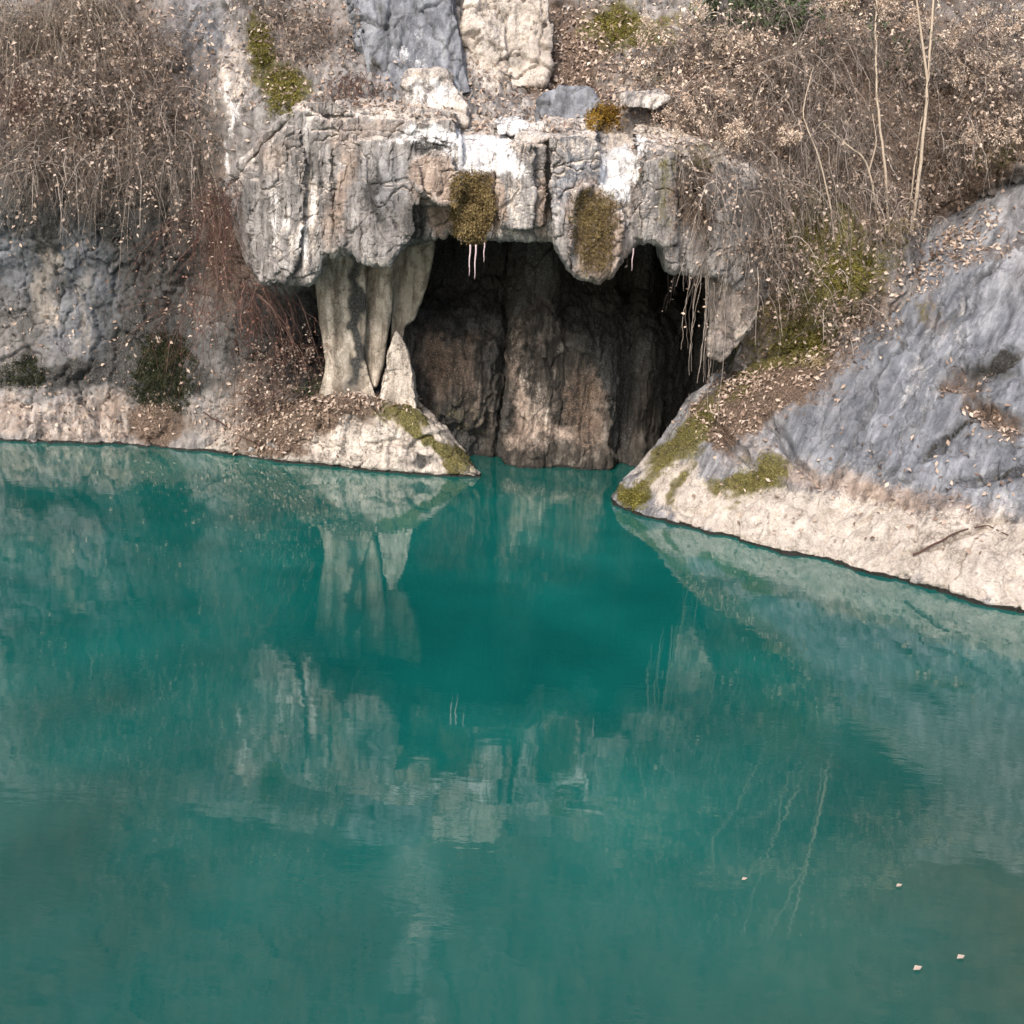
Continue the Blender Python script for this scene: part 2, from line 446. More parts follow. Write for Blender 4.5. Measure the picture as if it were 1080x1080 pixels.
# ------------------------------------------------------------------ slab plane of the right bank
WA = onz(652, 530); WB = onz(1080, 636)
_d = (WB - WA)[:2]; _d /= np.linalg.norm(_d)
SN = np.array([-_d[1], _d[0]]);  SN = SN if SN[1] > 0 else -SN      # inland, horizontal
SL_LOW, SL_HI, BAND = 0.62, 1.12, 0.95
def slab_z(XY):
    s = (XY - WA[:2]) @ SN
    return np.where(s < BAND, s * SL_LOW, BAND * SL_LOW + (s - BAND) * SL_HI)
def on_slab(px, py, back=0.0):
    d = ray(px, py); lo, hi = 5.0, 40.0
    for _ in range(60):
        m = (lo + hi) / 2; p = CAM + d * m
        if p[2] - slab_z(p[:2]) > 0: lo = m
        else: hi = m
    return CAM + d * lo + np.array([0, back, 0])

# ------------------------------------------------------------------ cliff: one weathered sheet behind everything
CP = [(0,465,1.5),(90,466,1.6),(170,468,1.7),(250,475,1.5),(310,488,1.1),
      (0,412,1.85),(130,410,1.95),(230,440,1.65),
      (0,300,2.05),(100,300,2.0),(200,300,1.9),(270,330,1.8),(300,380,1.6),
      (0,215,1.5),(100,220,1.4),(200,220,1.6),(0,100,1.9),(100,100,1.8),(200,100,1.9),(0,0,2.8),(100,0,2.8),(210,0,2.3),
      (235,110,1.35),(245,190,1.2),(250,40,1.8),(300,90,1.3),(300,0,2.2),(345,60,1.6),
      (350,112,1.0),(420,105,1.05),(560,120,1.0),(640,120,1.05),(700,120,.8),
      (395,60,1.7),(430,30,1.75),(475,90,1.5),(530,60,2.0),(600,60,2.3),(680,60,2.0),(400,0,2.1),(450,0,2.2),(540,0,2.8),(620,0,3.1),(700,0,2.8),
      (760,110,1.0),(760,200,.55),(770,280,.35),(850,100,1.2),(850,200,.55),(850,280,.2),(800,330,.35),(770,380,.8),
      (950,100,1.3),(950,200,.6),(950,260,.2),(900,330,-.1),(1080,100,1.3),(1080,170,.8),(850,0,2.3),(960,0,2.4),(1080,0,2.5),
      (-300,460,.9),(-300,200,1.0),(-300,0,2.4),(1350,0,1.8),(1350,120,.6)]
CP += [(335,350,2.15),(375,350,2.45),(420,350,2.7),(330,410,1.95),(380,410,2.3),(440,430,2.7)]
CP = [c for c in CP if c[:2] not in ((850,200),(850,280),(800,330),(770,280),(245,190),(270,330))]
CP += [(238,205,1.12),(252,255,1.0),(272,305,1.05),(300,330,1.45),(215,270,1.6),(800,300,.16),(815,255,.10),(850,235,.20),(790,335,.32),(850,290,.12),(820,190,.45),(770,290,.45)]
cps = np.array([at(*c) for c in CP])
for px, py in ((860,400),(1000,260),(1080,215),(1000,400),(1080,400),(1080,560),(900,520),(1300,300),(1300,60)):
    cps = np.vstack([cps, on_slab(px, py, 0.45)])
for X in (-16, -8, 0, 8, 16):
    cps = np.vstack([cps, [X, 4.2, 9.5], [X, 5.8, 14.0], [X, 8.5, 22.0], [X, 1.6 - .02 * X * X if X < 1 else 1.5 - X * .55, -1.5]])
K = cps[:, [0, 2]]; n_ = len(K)
def tps(r2): return np.where(r2 > 0, r2 * np.log(np.maximum(r2, 1e-12)), 0)
D2 = ((K[:, None] - K[None]) ** 2).sum(-1)
Amat = np.zeros((n_ + 3, n_ + 3)); Amat[:n_, :n_] = tps(D2) + np.eye(n_) * 0.15
Amat[:n_, n_] = 1; Amat[:n_, n_+1:] = K; Amat[n_, :n_] = 1; Amat[n_+1:, :n_] = K.T
sol = np.linalg.solve(Amat, np.concatenate([cps[:, 1], np.zeros(3)]))
def cliff_y(XZ):
    out = sol[n_] + XZ @ sol[n_+1:]
    for i in range(n_):
        out = out + sol[i] * tps(((XZ - K[i]) ** 2).sum(1))
    return out
def axis(lo, a, b_, hi, fine, coarse):
    return np.concatenate([np.arange(lo, a, coarse), np.arange(a, b_, fine), np.arange(b_, hi, coarse)])
gx = axis(-20, -9.2, 9.2, 24, 0.024, 0.09); gz = axis(-1.0, -0.1, 8.0, 23.0, 0.024, 0.09)
XX, ZZ = np.meshgrid(gx, gz)
XZ = np.stack([XX.ravel(), ZZ.ravel()], 1)
V = np.stack([XZ[:, 0], cliff_y(XZ), XZ[:, 1]], 1)
nx, nz = len(gx), len(gz)
ii = np.arange(nx * nz).reshape(nz, nx)
F = np.stack([ii[:-1, :-1], ii[:-1, 1:], ii[1:, 1:], ii[1:, :-1]], -1).reshape(-1, 4)
V = rough_up(V, F, (.15, .045, .025, .011), 4.0, 0.5, 1.1)
px, py = project(V)
HOLE = [(420,330),(400,200),(420,150),(560,140),(700,160),(775,200),(772,385),(700,520),(650,560),(480,560),(450,470),(425,425)]
kill = inpoly(px, py, HOLE)
F = F[~kill[F].any(axis=1)]
N = vnormals(V, F)
cliff_base = {'mottle': 0.25, 'blobs': [
    ('dark', .42, 110, 330, 170, 90), ('dark', .4, 40, 225, 90, 30), ('dark', .4, 190, 250, 60, 60), ('dark', .6, 100, 398, 130, 10), ('dark', .9, 340, 350, 30, 70), ('dark', .6, 290, 360, 40, 50),  # gap beside the columns has its recess shade painted dark
    ('pale', .75, 48, 275, 12, 80), ('pale', .5, 90, 330, 14, 70), ('pale', .42, 140, 300, 10, 60), ('pale', .35, 20, 350, 20, 40), ('blue', .8, 50, 260, 110, 60), ('blue', .7, 130, 360, 100, 50), ('blue', .5, 210, 70, 40, 70),
    ('pale', .35, 100, 452, 170, 12), ('warm', .5, 110, 440, 200, 30), ('moss', .2, 90, 430, 110, 18), ('pale', .4, 245, 465, 40, 16), ('brown', .9, 168, 450, 34, 26), ('dark', .5, 168, 452, 30, 24),
    ('dark', .5, 170, 385, 50, 60), ('brown', .7, 245, 260, 40, 80), ('brown', .6, 280, 420, 60, 40),
    ('brown', .7, 100, 100, 140, 130), ('dark', .6, 80, 160, 150, 70),
    ('white', .42, 243, 135, 6, 55), ('white', .2, 232, 95, 14, 40), ('pale', .6, 238, 90, 22, 60), ('blue', .4, 200, 40, 40, 60), ('dark', .5, 220, 120, 14, 60),
    ('moss', .9, 268, 45, 14, 35), ('moss', .9, 300, 90, 26, 26), ('brown', .5, 320, 40, 60, 50),
    ('blue', .95, 435, 45, 40, 75, -12), ('white', .35, 440, 60, 22, 50, -12), ('pale', .9, 530, 40, 38, 55),
    ('brown', .75, 590, 60, 50, 80), ('moss', .8, 650, 28, 36, 28), ('moss', .6, 705, 35, 22, 22), ('moss', .5, 690, 80, 20, 14), ('pale', .5, 655, 80, 25, 14),
    ('brown', .6, 770, 120, 130, 130), ('moss', .75, 740, 210, 22, 50), ('moss', .75, 860, 235, 45, 50), ('brown', .7, 905, 150, 150, 100), ('dark', .55, 880, 170, 120, 80), ('dark', .45, 1030, 90, 80, 60), ('brown', .5, 845, 265, 25, 40),
    ('moss', .7, 885, 290, 60, 40, -30), ('moss', .8, 850, 362, 40, 20, -20), ('brown', .8, 860, 330, 90, 60, -25), ('brown', .7, 1020, 170, 90, 40, -30), ('moss', .5, 1050, 160, 30, 20),
    ('pale', .45, 810, 300, 20, 40), ('brown', .5, 1000, 60, 100, 80)]}
A, B, x, y = paint(V, N, cliff_base, 0.0)
up = V[:, 2] > 8
A[:, 2] = np.where(up, np.clip(A[:, 2] + .9 * np.exp(-((V[:, 0] + 1.6) / .5) ** 2) * np.clip(.3 + fbm(V * .9, 3, .5, 76), 0, 1), 0, 1), A[:, 2])
strk = np.exp(-((V[:, 0] + 1.6 + .3 * fbm(V * .7, 3, .5, 74)) / .7) ** 2) * np.clip(.7 + .8 * fbm(V * np.array([1, 1, .8]), 3, .5, 73), 0, 1)
hi = sstep(7.1, 8.0, V[:, 2] + .35 * fbm(V * .8, 3, .5, 75)) * (1 - .9 * strk)
B[:, 3] = np.maximum(B[:, 3], hi * np.clip(.75 + .5 * fbm(V * .5, 3, .5, 70), 0, 1)); A[:, 1] = np.maximum(A[:, 1], hi * np.clip(.85 + .5 * fbm(V * .6, 3, .5, 72), 0, 1))
wl = (0.9 * blob(x, y, 590, 60, 70, 70) + 0.9 * blob(x, y, 480, 100, 50, 30) + .9 * blob(x, y, 690, 90, 90, 45) + .8 * blob(x, y, 380, 100, 40, 16) + .5 * blob(x, y, 310, 60, 60, 60)
      + .9 * blob(x, y, 860, 330, 100, 60, -25) + .9 * blob(x, y, 1030, 190, 80, 28, -30) + .7 * blob(x, y, 280, 425, 60, 40) + .35 * blob(x, y, 100, 120, 140, 120)
      + .16 * blob(x, y, 110, 330, 160, 90) + .25 * blob(x, y, 100, 435, 150, 20) + .3 * blob(x, y, 900, 120, 220, 120))
LIT.append((V, N, wl * (0.35 + np.clip(N[:, 2], -.3, 1)) * (~kill) * (V[:, 2] > .08)))
cl = mesh_np('cliff', V, F, M_ROCK, True, None, None, {'mA': A, 'mB': B})
tag(cl, 'dark weathered limestone cliff around and above the cave', 'cliff', None, 'structure')

# ------------------------------------------------------------------ cave interior
def build_cave():
    # plan of the walls from the left jamb round the rear wall to the right jamb, as (px seen, distance)
    plan = [(411,1.55),(419,1.85),(430,2.05),(442,2.12),(470,2.05),(500,2.10),(520,2.20),(527,2.55),(533,2.50),(537,2.00),(548,1.90),(570,1.88),(584,1.95),(590,2.10),(596,2.05),(612,2.0),(638,2.02),(645,2.15),(650,2.6),(664,2.65),(670,2.35),(680,2.30),(688,2.7),(700,3.4),(725,4.0),(745,3.6),(757,2.4),(764,1.5),(770,.6)]
    xy = np.array([at(p[0], 430, p[1])[:2] for p in plan])
    seg = np.r_[0, np.cumsum(np.linalg.norm(np.diff(xy, axis=0), axis=1))]
    su = np.arange(0, seg[-1], .016); X = np.interp(su, seg, xy[:, 0]); Yp = np.interp(su, seg, xy[:, 1]); pxu = np.interp(su, seg, [p[0] for p in plan])
    z = np.arange(-.8, 5.3, .022); nu, nz = len(su), len(z)
    V = np.stack([np.repeat(X[None], nz, 0), np.repeat(Yp[None], nz, 0), np.repeat(z[:, None], nu, 1)], -1).reshape(-1, 3)
    q = np.repeat(pxu[None], nz, 0).ravel() + 7 * fbm(V * np.array([.8, .8, .9]), 3, .5, 40)
    rear = sstep(1.5, 1.9, V[:, 1])
    rib = np.exp(-((q - 562) / 27) ** 4)
    V[:, 1] += rear * sstep(1.9, 3.0, V[:, 2] + .25 * fbm(V * 1.1, 3, .5, 41)) * (1.5 - 1.15 * rib)
    V[:, 1] += rear * .25 * sstep(.9, .3, V[:, 2]) * sstep(530, 515, q)
    V[:, 1] -= rear * .18 * sstep(.7, .05, V[:, 2]) * np.exp(-((q - 600) / 80) ** 4)
    i = np.arange(nu * nz).reshape(nz, nu)
    F = np.stack([i[:-1, :-1], i[:-1, 1:], i[1:, 1:], i[1:, :-1]], -1).reshape(-1, 4)
    V = lap(V, F, 3)
    N = vnormals(V, F)
    f1, e1 = facet((V + .1 * fbm(V * 2, 3)[:, None]) * np.array([2.4, 2.4, 1.1]), 3.0)
    f2, e2 = facet((V + .04 * fbm(V * 5, 3)[:, None]) * np.array([8, 8, 3.0]), 5.0)
    V = V + N * (0.05 * fbm(V * np.array([3.5, 3.5, .5]), 4, .55, 50, True) + 0.03 * fbm(V * np.array([7, 7, 2.2]), 4, .6, 51) + .04 * f1 - .03 * sstep(.06, 0, e1) + .012 * f2 + .008 * fbm(V * 28, 2, .6, 52))[:, None]
    N = vnormals(V, F)
    A, B, x, y = paint(V, N, {'blobs': [  # upper corners and right recess carry their shade as dark colour
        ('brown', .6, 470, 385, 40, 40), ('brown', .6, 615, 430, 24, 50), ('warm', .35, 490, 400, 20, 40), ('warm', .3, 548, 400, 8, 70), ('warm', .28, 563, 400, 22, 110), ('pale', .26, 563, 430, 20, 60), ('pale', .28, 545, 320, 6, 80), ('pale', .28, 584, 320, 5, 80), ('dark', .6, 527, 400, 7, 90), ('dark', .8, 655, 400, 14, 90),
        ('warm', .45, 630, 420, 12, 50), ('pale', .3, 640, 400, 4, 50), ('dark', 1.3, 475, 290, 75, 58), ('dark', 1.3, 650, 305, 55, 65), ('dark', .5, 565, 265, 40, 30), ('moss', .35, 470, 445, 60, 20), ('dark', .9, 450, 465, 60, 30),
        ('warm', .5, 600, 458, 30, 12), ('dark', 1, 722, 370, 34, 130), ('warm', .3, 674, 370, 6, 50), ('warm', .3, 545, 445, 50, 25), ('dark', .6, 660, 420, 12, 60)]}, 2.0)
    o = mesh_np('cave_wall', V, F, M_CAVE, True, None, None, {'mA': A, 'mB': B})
    tag(o, 'dark brown rear wall of the flooded cave', 'cave', None, 'structure')
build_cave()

# ------------------------------------------------------------------ overhang above the cave mouth
def pr(front, back):
    """front and back outlines as (px, py, Y) triples -> hull points"""
    return [at(*p) for p in front] + [at(*p) for p in back]
def pl(u, pts): return np.interp(u, [p[0] for p in pts], [p[1] for p in pts])
LIP = [(226,206),(238,222),(250,250),(262,280),(277,297),(307,302),(327,301),(335,290),(338,272),(372,266),(378,275),(397,281),(411,280),(420,268),(427,261),(449,254),(474,249),(490,254),(520,253),(560,252),(584,254),
       (589,266),(598,280),(604,290),(614,295),(632,297),(646,289),(656,277),(664,268),(673,258),(685,256),(697,260),(701,272),(703,286),(712,290),(745,292),(752,293),(770,304),(800,316),(820,318),(842,306)]
TOP = [(226,200),(238,190),(255,168),(275,148),(298,124),(322,108),(370,106),(430,110),(470,118),(560,124),(620,124),(660,128),(700,132),(760,142),(800,160),(842,190)]
FRONT = [(226,1.5),(240,.98),(262,.68),(300,.33),(335,.05),(352,-.02),(430,-.28),(520,-.42),(600,-.45),(665,-.36),(720,-.28),(770,-.08),(800,.1),(842,.55)]
EDGE = [(226,180),(300,118),(322,116),(345,124),(375,149),(433,148),(484,152),(540,155),(560,154),(578,144),(630,143),(640,150),(670,158),(705,158),(760,172),(800,185),(842,200)]
# fractured blocks standing proud or set back: outline, offset, tilt across and down (metres over 100 px)
BLK = [([(352,150),(374,149),(436,149),(444,200),(442,246),(426,264),(411,284),(395,284),(378,276),(358,258),(353,200)], -.13, .10, -.16),
       ([(432,168),(456,160),(478,168),(484,190),(480,216),(462,217),(444,206),(433,192)], -.26, .0, -.22),
       ([(436,217),(486,216),(486,262),(425,266),(437,245)], .16, 0, .1),
       ([(484,180),(520,180),(520,262),(484,262)], -.12, 0, -.15),
       ([(524,158),(538,151),(576,156),(577,205),(572,238),(548,241),(527,238)], -.20, -.15, .0),
       ([(564,156),(581,146),(584,256),(562,256)], .10, 0, 0),
       ([(581,143),(606,140),(628,143),(640,170),(634,194),(614,198),(606,215),(603,262),(600,284),(588,262),(583,215)], -.17, .22, -.05),
       ([(603,204),(618,194),(642,196),(654,210),(656,250),(646,292),(628,300),(606,298),(601,262)], -.24, .0, -.14),
       ([(654,195),(668,185),(674,215),(674,262),(654,288)], -.02, .25, 0),
       ([(676,170),(704,165),(716,200),(714,255),(700,262),(678,256)], -.10, .12, .05),
       ([(742,190),(790,185),(812,215),(806,262),(772,300),(748,296)], -.10, .15, .08),
       ([(262,165),(300,135),(318,140),(322,200),(318,262),(300,306),(276,300),(262,262),(256,210)], -.08, -.18, -.05)]
def build_overhang():
    du = .75
    u = np.arange(226, 842, du); nu = len(u)
    lo, hi = pl(u, LIP), pl(u, TOP)
    lo = lo + 2.0 * pnoise(np.stack([u * .12, u * 0, u * 0 + 3.3], 1)) + 1.2 * pnoise(np.stack([u * .35, u * 0, u * 0 + 7.3], 1))
    nf = 230; v = np.linspace(0, 1, nf)
    U = np.repeat(u[None], nf, 0); PY = lo[None] * (1 - v[:, None]) + hi[None] * v[:, None]
    flat = np.stack([U.ravel(), PY.ravel(), np.zeros(U.size)], 1)
    jx = (2.6 * fbm(flat * .045, 4, .55, 3)).reshape(U.shape); jy = (2.6 * fbm(flat * .045, 4, .55, 6)).reshape(U.shape)
    x, y = U + jx, PY + jy
    Y = pl(U, FRONT)
    for poly, off, tx, ty in BLK:
        cx = np.mean([p[0] for p in poly]); cy = np.mean([p[1] for p in poly])
        m = inpoly(x.ravel(), y.ravel(), poly).reshape(U.shape)
        Y = Y + m * (1.35 * off + tx * (x - cx) / 100 + ty * (y - cy) / 100)
    # sloping shelf tops
    e = pl(x, EDGE)
    over = np.clip(e - y, 0, None)
    slab_top = (x > 322) & (x < 478)
    Y = Y + np.where(slab_top, np.where(over > 0, .16, 0) + .042 * np.clip(over - 24, 0, None), .040 * over)
    for (xa, xb, ya, yb) in ((486, 542, 150, 181), (630, 671, 150, 200)):
        m = (x > xa) & (x < xb) & (y < yb)
        Y = Y + m * .013 * np.clip(yb - np.maximum(y, ya), 0, None)
    # second bedding step behind the shelves and a few joints
    for (x0, y0, x1, y1, w_, dp) in ((322,122,470,126,1.6,.07),(330,137,440,141,1.2,.05),(470,139,700,140,1.4,.08),(300,130,236,204,2.2,.16),(352,160,352,262,1.6,.10),(393,196,440,188,1.2,.04),(404,214,430,256,1.3,.05),
             (335,215,342,270,1.2,.05),(318,232,338,224,1.1,.05),(275,205,262,235,1.3,.06),(537,165,533,236,1.1,.05),(556,198,576,194,1.1,.05),(590,198,604,204,1.2,.05),(585,176,626,168,1.1,.04),(716,165,718,288,1.5,.07),(760,205,772,296,1.4,.06),(738,230,806,244,1.3,.05)):
        L2 = (x1 - x0) ** 2 + (y1 - y0) ** 2; t = np.clip(((x - x0) * (x1 - x0) + (y - y0) * (y1 - y0)) / L2, 0, 1)
        d = np.hypot(x - x0 - t * (x1 - x0), y - y0 - t * (y1 - y0)); Y = Y + dp * np.exp(-(d / w_) ** 2)
    # flutes worn by dripping water on the left shoulder, rounding of the lip
    fl = fbm(np.stack([U.ravel() * .09, PY.ravel() * .010, U.ravel() * 0], 1), 4, .55, 12, True).reshape(U.shape)
    Y = Y - .045 * fl * (.35 + .65 * sstep(370, 330, U))
    dl = (lo[None] - PY)
    Y = Y + .09 * np.exp(-np.clip(dl, 0, None) / 3.0) + .05 * np.exp(-np.clip(dl, 0, None) / 18.0)
    front = atv(U, PY, Y)
    rows = []
    for t in np.linspace(1, 0, 46)[:-1]:
        p = front[0].copy(); p[:, 1] = p[:, 1] * (1 - t) + 5.2 * t; p[:, 2] += .9 * sstep(.05, .5, np.full(1, t))[0]; rows.append(p)
    back = []
    for t in np.linspace(0, 1, 14)[1:]:
        p = front[-1].copy(); p[:, 1] += 1.2 * t; p[:, 2] -= .1 * t; back.append(p)
    G = np.concatenate([np.array(rows), front, np.array(back)], 0); nv = len(G)
    V = G.reshape(-1, 3); i = np.arange(nv * nu).reshape(nv, nu)
    F = np.stack([i[:-1, :-1], i[:-1, 1:], i[1:, 1:], i[1:, :-1]], -1).reshape(-1, 4)
    V = lap(V, F, 1, .35)
    V = rough_up(V, F, (.03, .026, .016, .007), 11.0, .55, 1.0)
    N = vnormals(V, F)
    A, B, x, y = paint(V, N, {'warm': .14, 'blobs': [
        ('warm', .4, 285, 160, 30, 28), ('pale', .55, 293, 245, 6, 50), ('white', .5, 292, 240, 4, 45), ('pale', .7, 320, 235, 12, 60), ('white', .62, 320, 240, 6, 48), ('dark', .5, 306, 210, 5, 70), ('dark', .5, 258, 225, 12, 60, 15), ('pale', .4, 340, 215, 5, 50), ('warm', .45, 345, 240, 8, 40), ('brown', .4, 250, 260, 16, 40),
        ('warm', .65, 361, 205, 9, 60), ('dark', .4, 405, 225, 22, 40), ('blue', .5, 410, 190, 34, 34), ('white', .5, 420, 153, 30, 5), ('dark', .5, 394, 195, 6, 40), ('dark', .5, 432, 240, 12, 26), ('pale', .4, 400, 272, 22, 10), ('pale', .4, 375, 115, 60, 8), ('warm', .35, 390, 135, 50, 8), ('pale', .35, 450, 130, 30, 6),
        ('warm', .85, 457, 192, 26, 24), ('dark', .75, 456, 156, 26, 8), ('moss', .5, 480, 165, 6, 14), ('dark', .6, 447, 236, 12, 18), ('warm', .9, 467, 238, 10, 16), ('brown', .5, 467, 240, 6, 12),
        ('white', 1.2, 510, 165, 34, 15), ('white', .5, 455, 147, 30, 5), ('white', .7, 490, 143, 50, 8), ('warm', .75, 522, 215, 6, 45), ('brown', .8, 500, 220, 22, 40), ('moss', .5, 500, 215, 22, 40),
        ('pale', .4, 540, 195, 6, 40), ('pale', .3, 552, 215, 20, 26), ('dark', .35, 570, 225, 6, 24), ('pale', .6, 560, 150, 30, 6), ('warm', .55, 572, 215, 8, 50), ('pale', .45, 540, 246, 40, 5),
        ('blue', .75, 606, 200, 24, 80), ('pale', .5, 612, 156, 20, 10), ('dark', .4, 594, 250, 6, 30), ('pale', .35, 590, 200, 3, 60),
        ('white', 1.2, 652, 178, 20, 26), ('white', .5, 672, 152, 22, 8), ('warm', .85, 630, 245, 30, 60), ('moss', .55, 624, 230, 20, 34), ('brown', .55, 626, 275, 20, 18), ('pale', .55, 654, 235, 8, 34), ('brown', .55, 662, 200, 6, 26),
        ('moss', .6, 672, 182, 8, 12), ('pale', .35, 690, 235, 14, 26), ('moss', .55, 706, 205, 8, 44), ('brown', .65, 724, 205, 16, 60), ('brown', .5, 742, 215, 14, 60), ('white', .35, 735, 283, 28, 5), ('pale', .45, 770, 265, 20, 25), ('brown', .5, 795, 235, 15, 50), ('moss', .5, 740, 165, 30, 14),
        ('white', .45, 590, 138, 50, 6), ('pale', .6, 660, 140, 40, 8), ('brown', .35, 400, 110, 90, 6), ('brown', .5, 540, 128, 80, 5)]}, 3.0)
    top_pale = np.clip((N[:, 2] - .25) * 1.6, 0, .6) * (V[:, 1] < 1.6) * sstep(3.9, 4.3, V[:, 2])  # upward-facing tops made paler
    A[:, 2] = np.clip(A[:, 2] + top_pale, 0, 1.2)
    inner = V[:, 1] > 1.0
    A[:, 1] = np.where(inner & (V[:, 2] < 5.2), 1, A[:, 1])  # cave ceiling behind the lip: its shade is painted in as dark
    LIT.append((V, N, np.clip(N[:, 2], 0, 1) * (.35 * blob(x, y, 400, 112, 90, 8) + .35 * blob(x, y, 560, 128, 120, 6) + .25 * blob(x, y, 740, 150, 50, 20)) * (V[:, 1] < 1.2)))
    org = at(520, 250, .2)
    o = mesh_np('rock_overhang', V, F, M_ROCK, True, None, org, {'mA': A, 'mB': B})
    tag(o, 'massive grey limestone overhang of fractured blocks roofing the cave mouth', 'rock overhang')
build_overhang()

# ------------------------------------------------------------------ boulders resting on the ledge
def boulder(pieces, base, seed, label, name='boulder', cat='boulder', **kw):
    o = rock(name, pieces, kw.pop('mat', M_ROCK), base, seed=seed, **{**dict(voxel=0.022, smooth=4, amp=(.06, .035, .014, .006), vert=.8), **kw})
    return tag(o, label, cat)
boulder([pr([(420,118,.65),(428,130,.6),(492,132,.6),(494,112,.65),(478,86,.75),(462,74,.85),(430,76,.85)],
            [(424,110,1.5),(490,118,1.5),(470,74,1.4),(434,76,1.4)])],
        {'pale': .6, 'blobs': [('white', .6, 455, 95, 30, 22), ('blue', .3, 470, 110, 20, 20)]}, 31, 'large pale boulder on the ledge below the blue-grey slab')
boulder([pr([(566,108,.45),(568,134,.4),(596,142,.35),(626,138,.4),(632,112,.5),(622,94,.6),(578,96,.6)],
            [(572,108,1.1),(624,108,1.1),(576,132,1.1),(624,132,1.1)])],
        {'blue': .75, 'blobs': [('dark', .3, 600, 125, 20, 8)]}, 32, 'squarish bluish grey boulder standing on the ledge beside orange moss', smooth=3)
boulder([pr([(522,130,.3),(526,142,.2),(556,142,.2),(560,130,.35),(540,122,.5)], [(526,128,.8),(556,128,.8)])],
        {'white': .65}, 33, 'small whitish stone on the ledge left of the bluish boulder', voxel=.015)
boulder([pr([(655,100,.5),(652,112,.45),(690,116,.4),(706,104,.5),(680,96,.6)], [(660,98,.9),(700,98,.9)])],
        {'pale': .5, 'blue': .3}, 34, 'flat pale stone among leaf litter to the right of the orange moss', voxel=.015)

boulder([pr([(750,286,.0),(748,375,.15),(760,380,.2),(795,345,.1),(806,292,.1)], [(752,285,1.2),(752,376,1.2),(800,345,1.2),(806,285,1.2)])],
        {'warm': .5, 'pale': .3, 'blobs': [('brown', .5, 795, 320, 14, 40), ('moss', .3, 780, 355, 14, 10)]}, 22, 'pale beige jamb stone under the right end of the lip', 'jamb_stone', 'rock', smooth=2, amp=(.04, .03, .016, .007), vert=.4)
# blue-grey slab leaning above the ledge
boulder([pr([(376,40,1.45),(388,92,1.3),(430,100,1.2),(468,104,1.2),(497,98,1.2),(484,40,1.45),(474,-30,1.8),(355,-30,1.9)],
            [(386,85,2.4),(492,90,2.4),(478,-30,2.8),(355,-30,2.8)])],
        {'blue': .85, 'blobs': [('dark', .5, 405, 40, 8, 60), ('white', .4, 442, 62, 16, 40, -10), ('dark', .5, 420, 75, 22, 10), ('brown', .4, 395, 88, 14, 10)]}, 35, 'smooth blue-grey rock slab leaning above the large pale boulder', 'rock_slab', 'rock slab', amp=(.12, .045, .018, .007), vert=.35)
boulder([pr([(494,30,1.75),(496,80,1.55),(530,97,1.45),(572,88,1.5),(584,30,1.85),(572,-20,2.15),(494,-20,2.15)],
            [(505,60,2.4),(560,64,2.4),(560,-20,2.9),(510,-20,2.9)])],
        {'pale': .75, 'blobs': [('brown', .4, 570, 40, 14, 40), ('white', .4, 520, 30, 14, 30), ('dark', .5, 545, 60, 14, 14)]}, 36, 'pale knobbly rock outcrop at the top of the photo right of the blue-grey slab', 'rock_outcrop', 'outcrop', amp=(.16, .07, .024, .008), smooth=6)

# ------------------------------------------------------------------ flowstone columns and stalagmite
def column(pieces, base, seed, label, name='stone_column', cat='column', **kw):
    o = rock(name, pieces, M_COLUMN, base, seed=seed, **{**dict(voxel=0.02, smooth=6, amp=(.05, .025, .012, .005), vert=.22, fac=.35), **kw})
    return tag(o, label, cat)
column([pr([(330,262,1.17),(338,330,1.22),(350,405,1.27),(372,410,1.24),(384,405,1.22),(384,320,1.12),(386,262,1.07),(358,262,0.97)],
           [(336,262,1.72),(352,415,1.72),(380,415,1.72),(386,262,1.72)]),
        pr([(346,380,1.25),(334,432,1.22),(400,432,1.22),(386,380,1.2)], [(340,432,1.8),(398,432,1.8),(384,390,1.7),(348,390,1.7)])],
       {'pale': .35, 'blobs': [('dark', .95, 378, 330, 9, 75), ('dark', .4, 368, 395, 10, 25), ('warm', .3, 345, 280, 12, 40)]}, 41, 'tall beige flowstone column with a dark vertical stain, leftmost at the cave mouth')
column([pr([(388,270,1.32),(386,330,1.34),(380,400,1.34),(396,408,1.32),(404,380,1.32),(412,320,1.27),(414,270,1.22)],
           [(390,270,1.82),(384,405,1.82),(402,400,1.82),(414,270,1.82)])],
       {'pale': .3, 'warm': .3}, 42, 'slim tan flowstone column between the stained column and the stalagmite')
column([pr([(412,262,1.5),(412,320,1.5),(412,375,1.45),(424,372,1.45),(432,330,1.45),(436,290,1.42),(440,258,1.4)], [(412,262,2.0),(412,375,1.9),(436,290,1.9),(440,258,1.9)]),
        pr([(426,262,1.45),(424,345,1.48),(436,338,1.48),(450,300,1.45),(456,270,1.4),(458,250,1.4)], [(430,262,2.0),(428,345,2.0),(450,290,2.0),(456,255,1.9)])],
       {'dark': .22, 'moss': .15, 'warm': .1}, 43, 'shaded olive-grey drapery of flowstone curving down behind the stalagmite tip', 'flowstone_drapery', 'flowstone', smooth=9)
column([pr([(418,347,1.40),(410,368,1.28),(403,395,1.2),(396,446,1.12),(440,448,1.12),(436,400,1.2),(430,368,1.28)],
           [(418,350,1.50),(402,440,1.75),(438,440,1.75),(436,390,1.65),(404,390,1.65)])],
       {'pale': .6, 'warm': .3}, 44, 'pointed pale stalagmite standing at the foot of the columns', 'stalagmite', 'stalagmite', vert=.5, amp=(.05, .03, .016, .007), smooth=2, fac=.8)

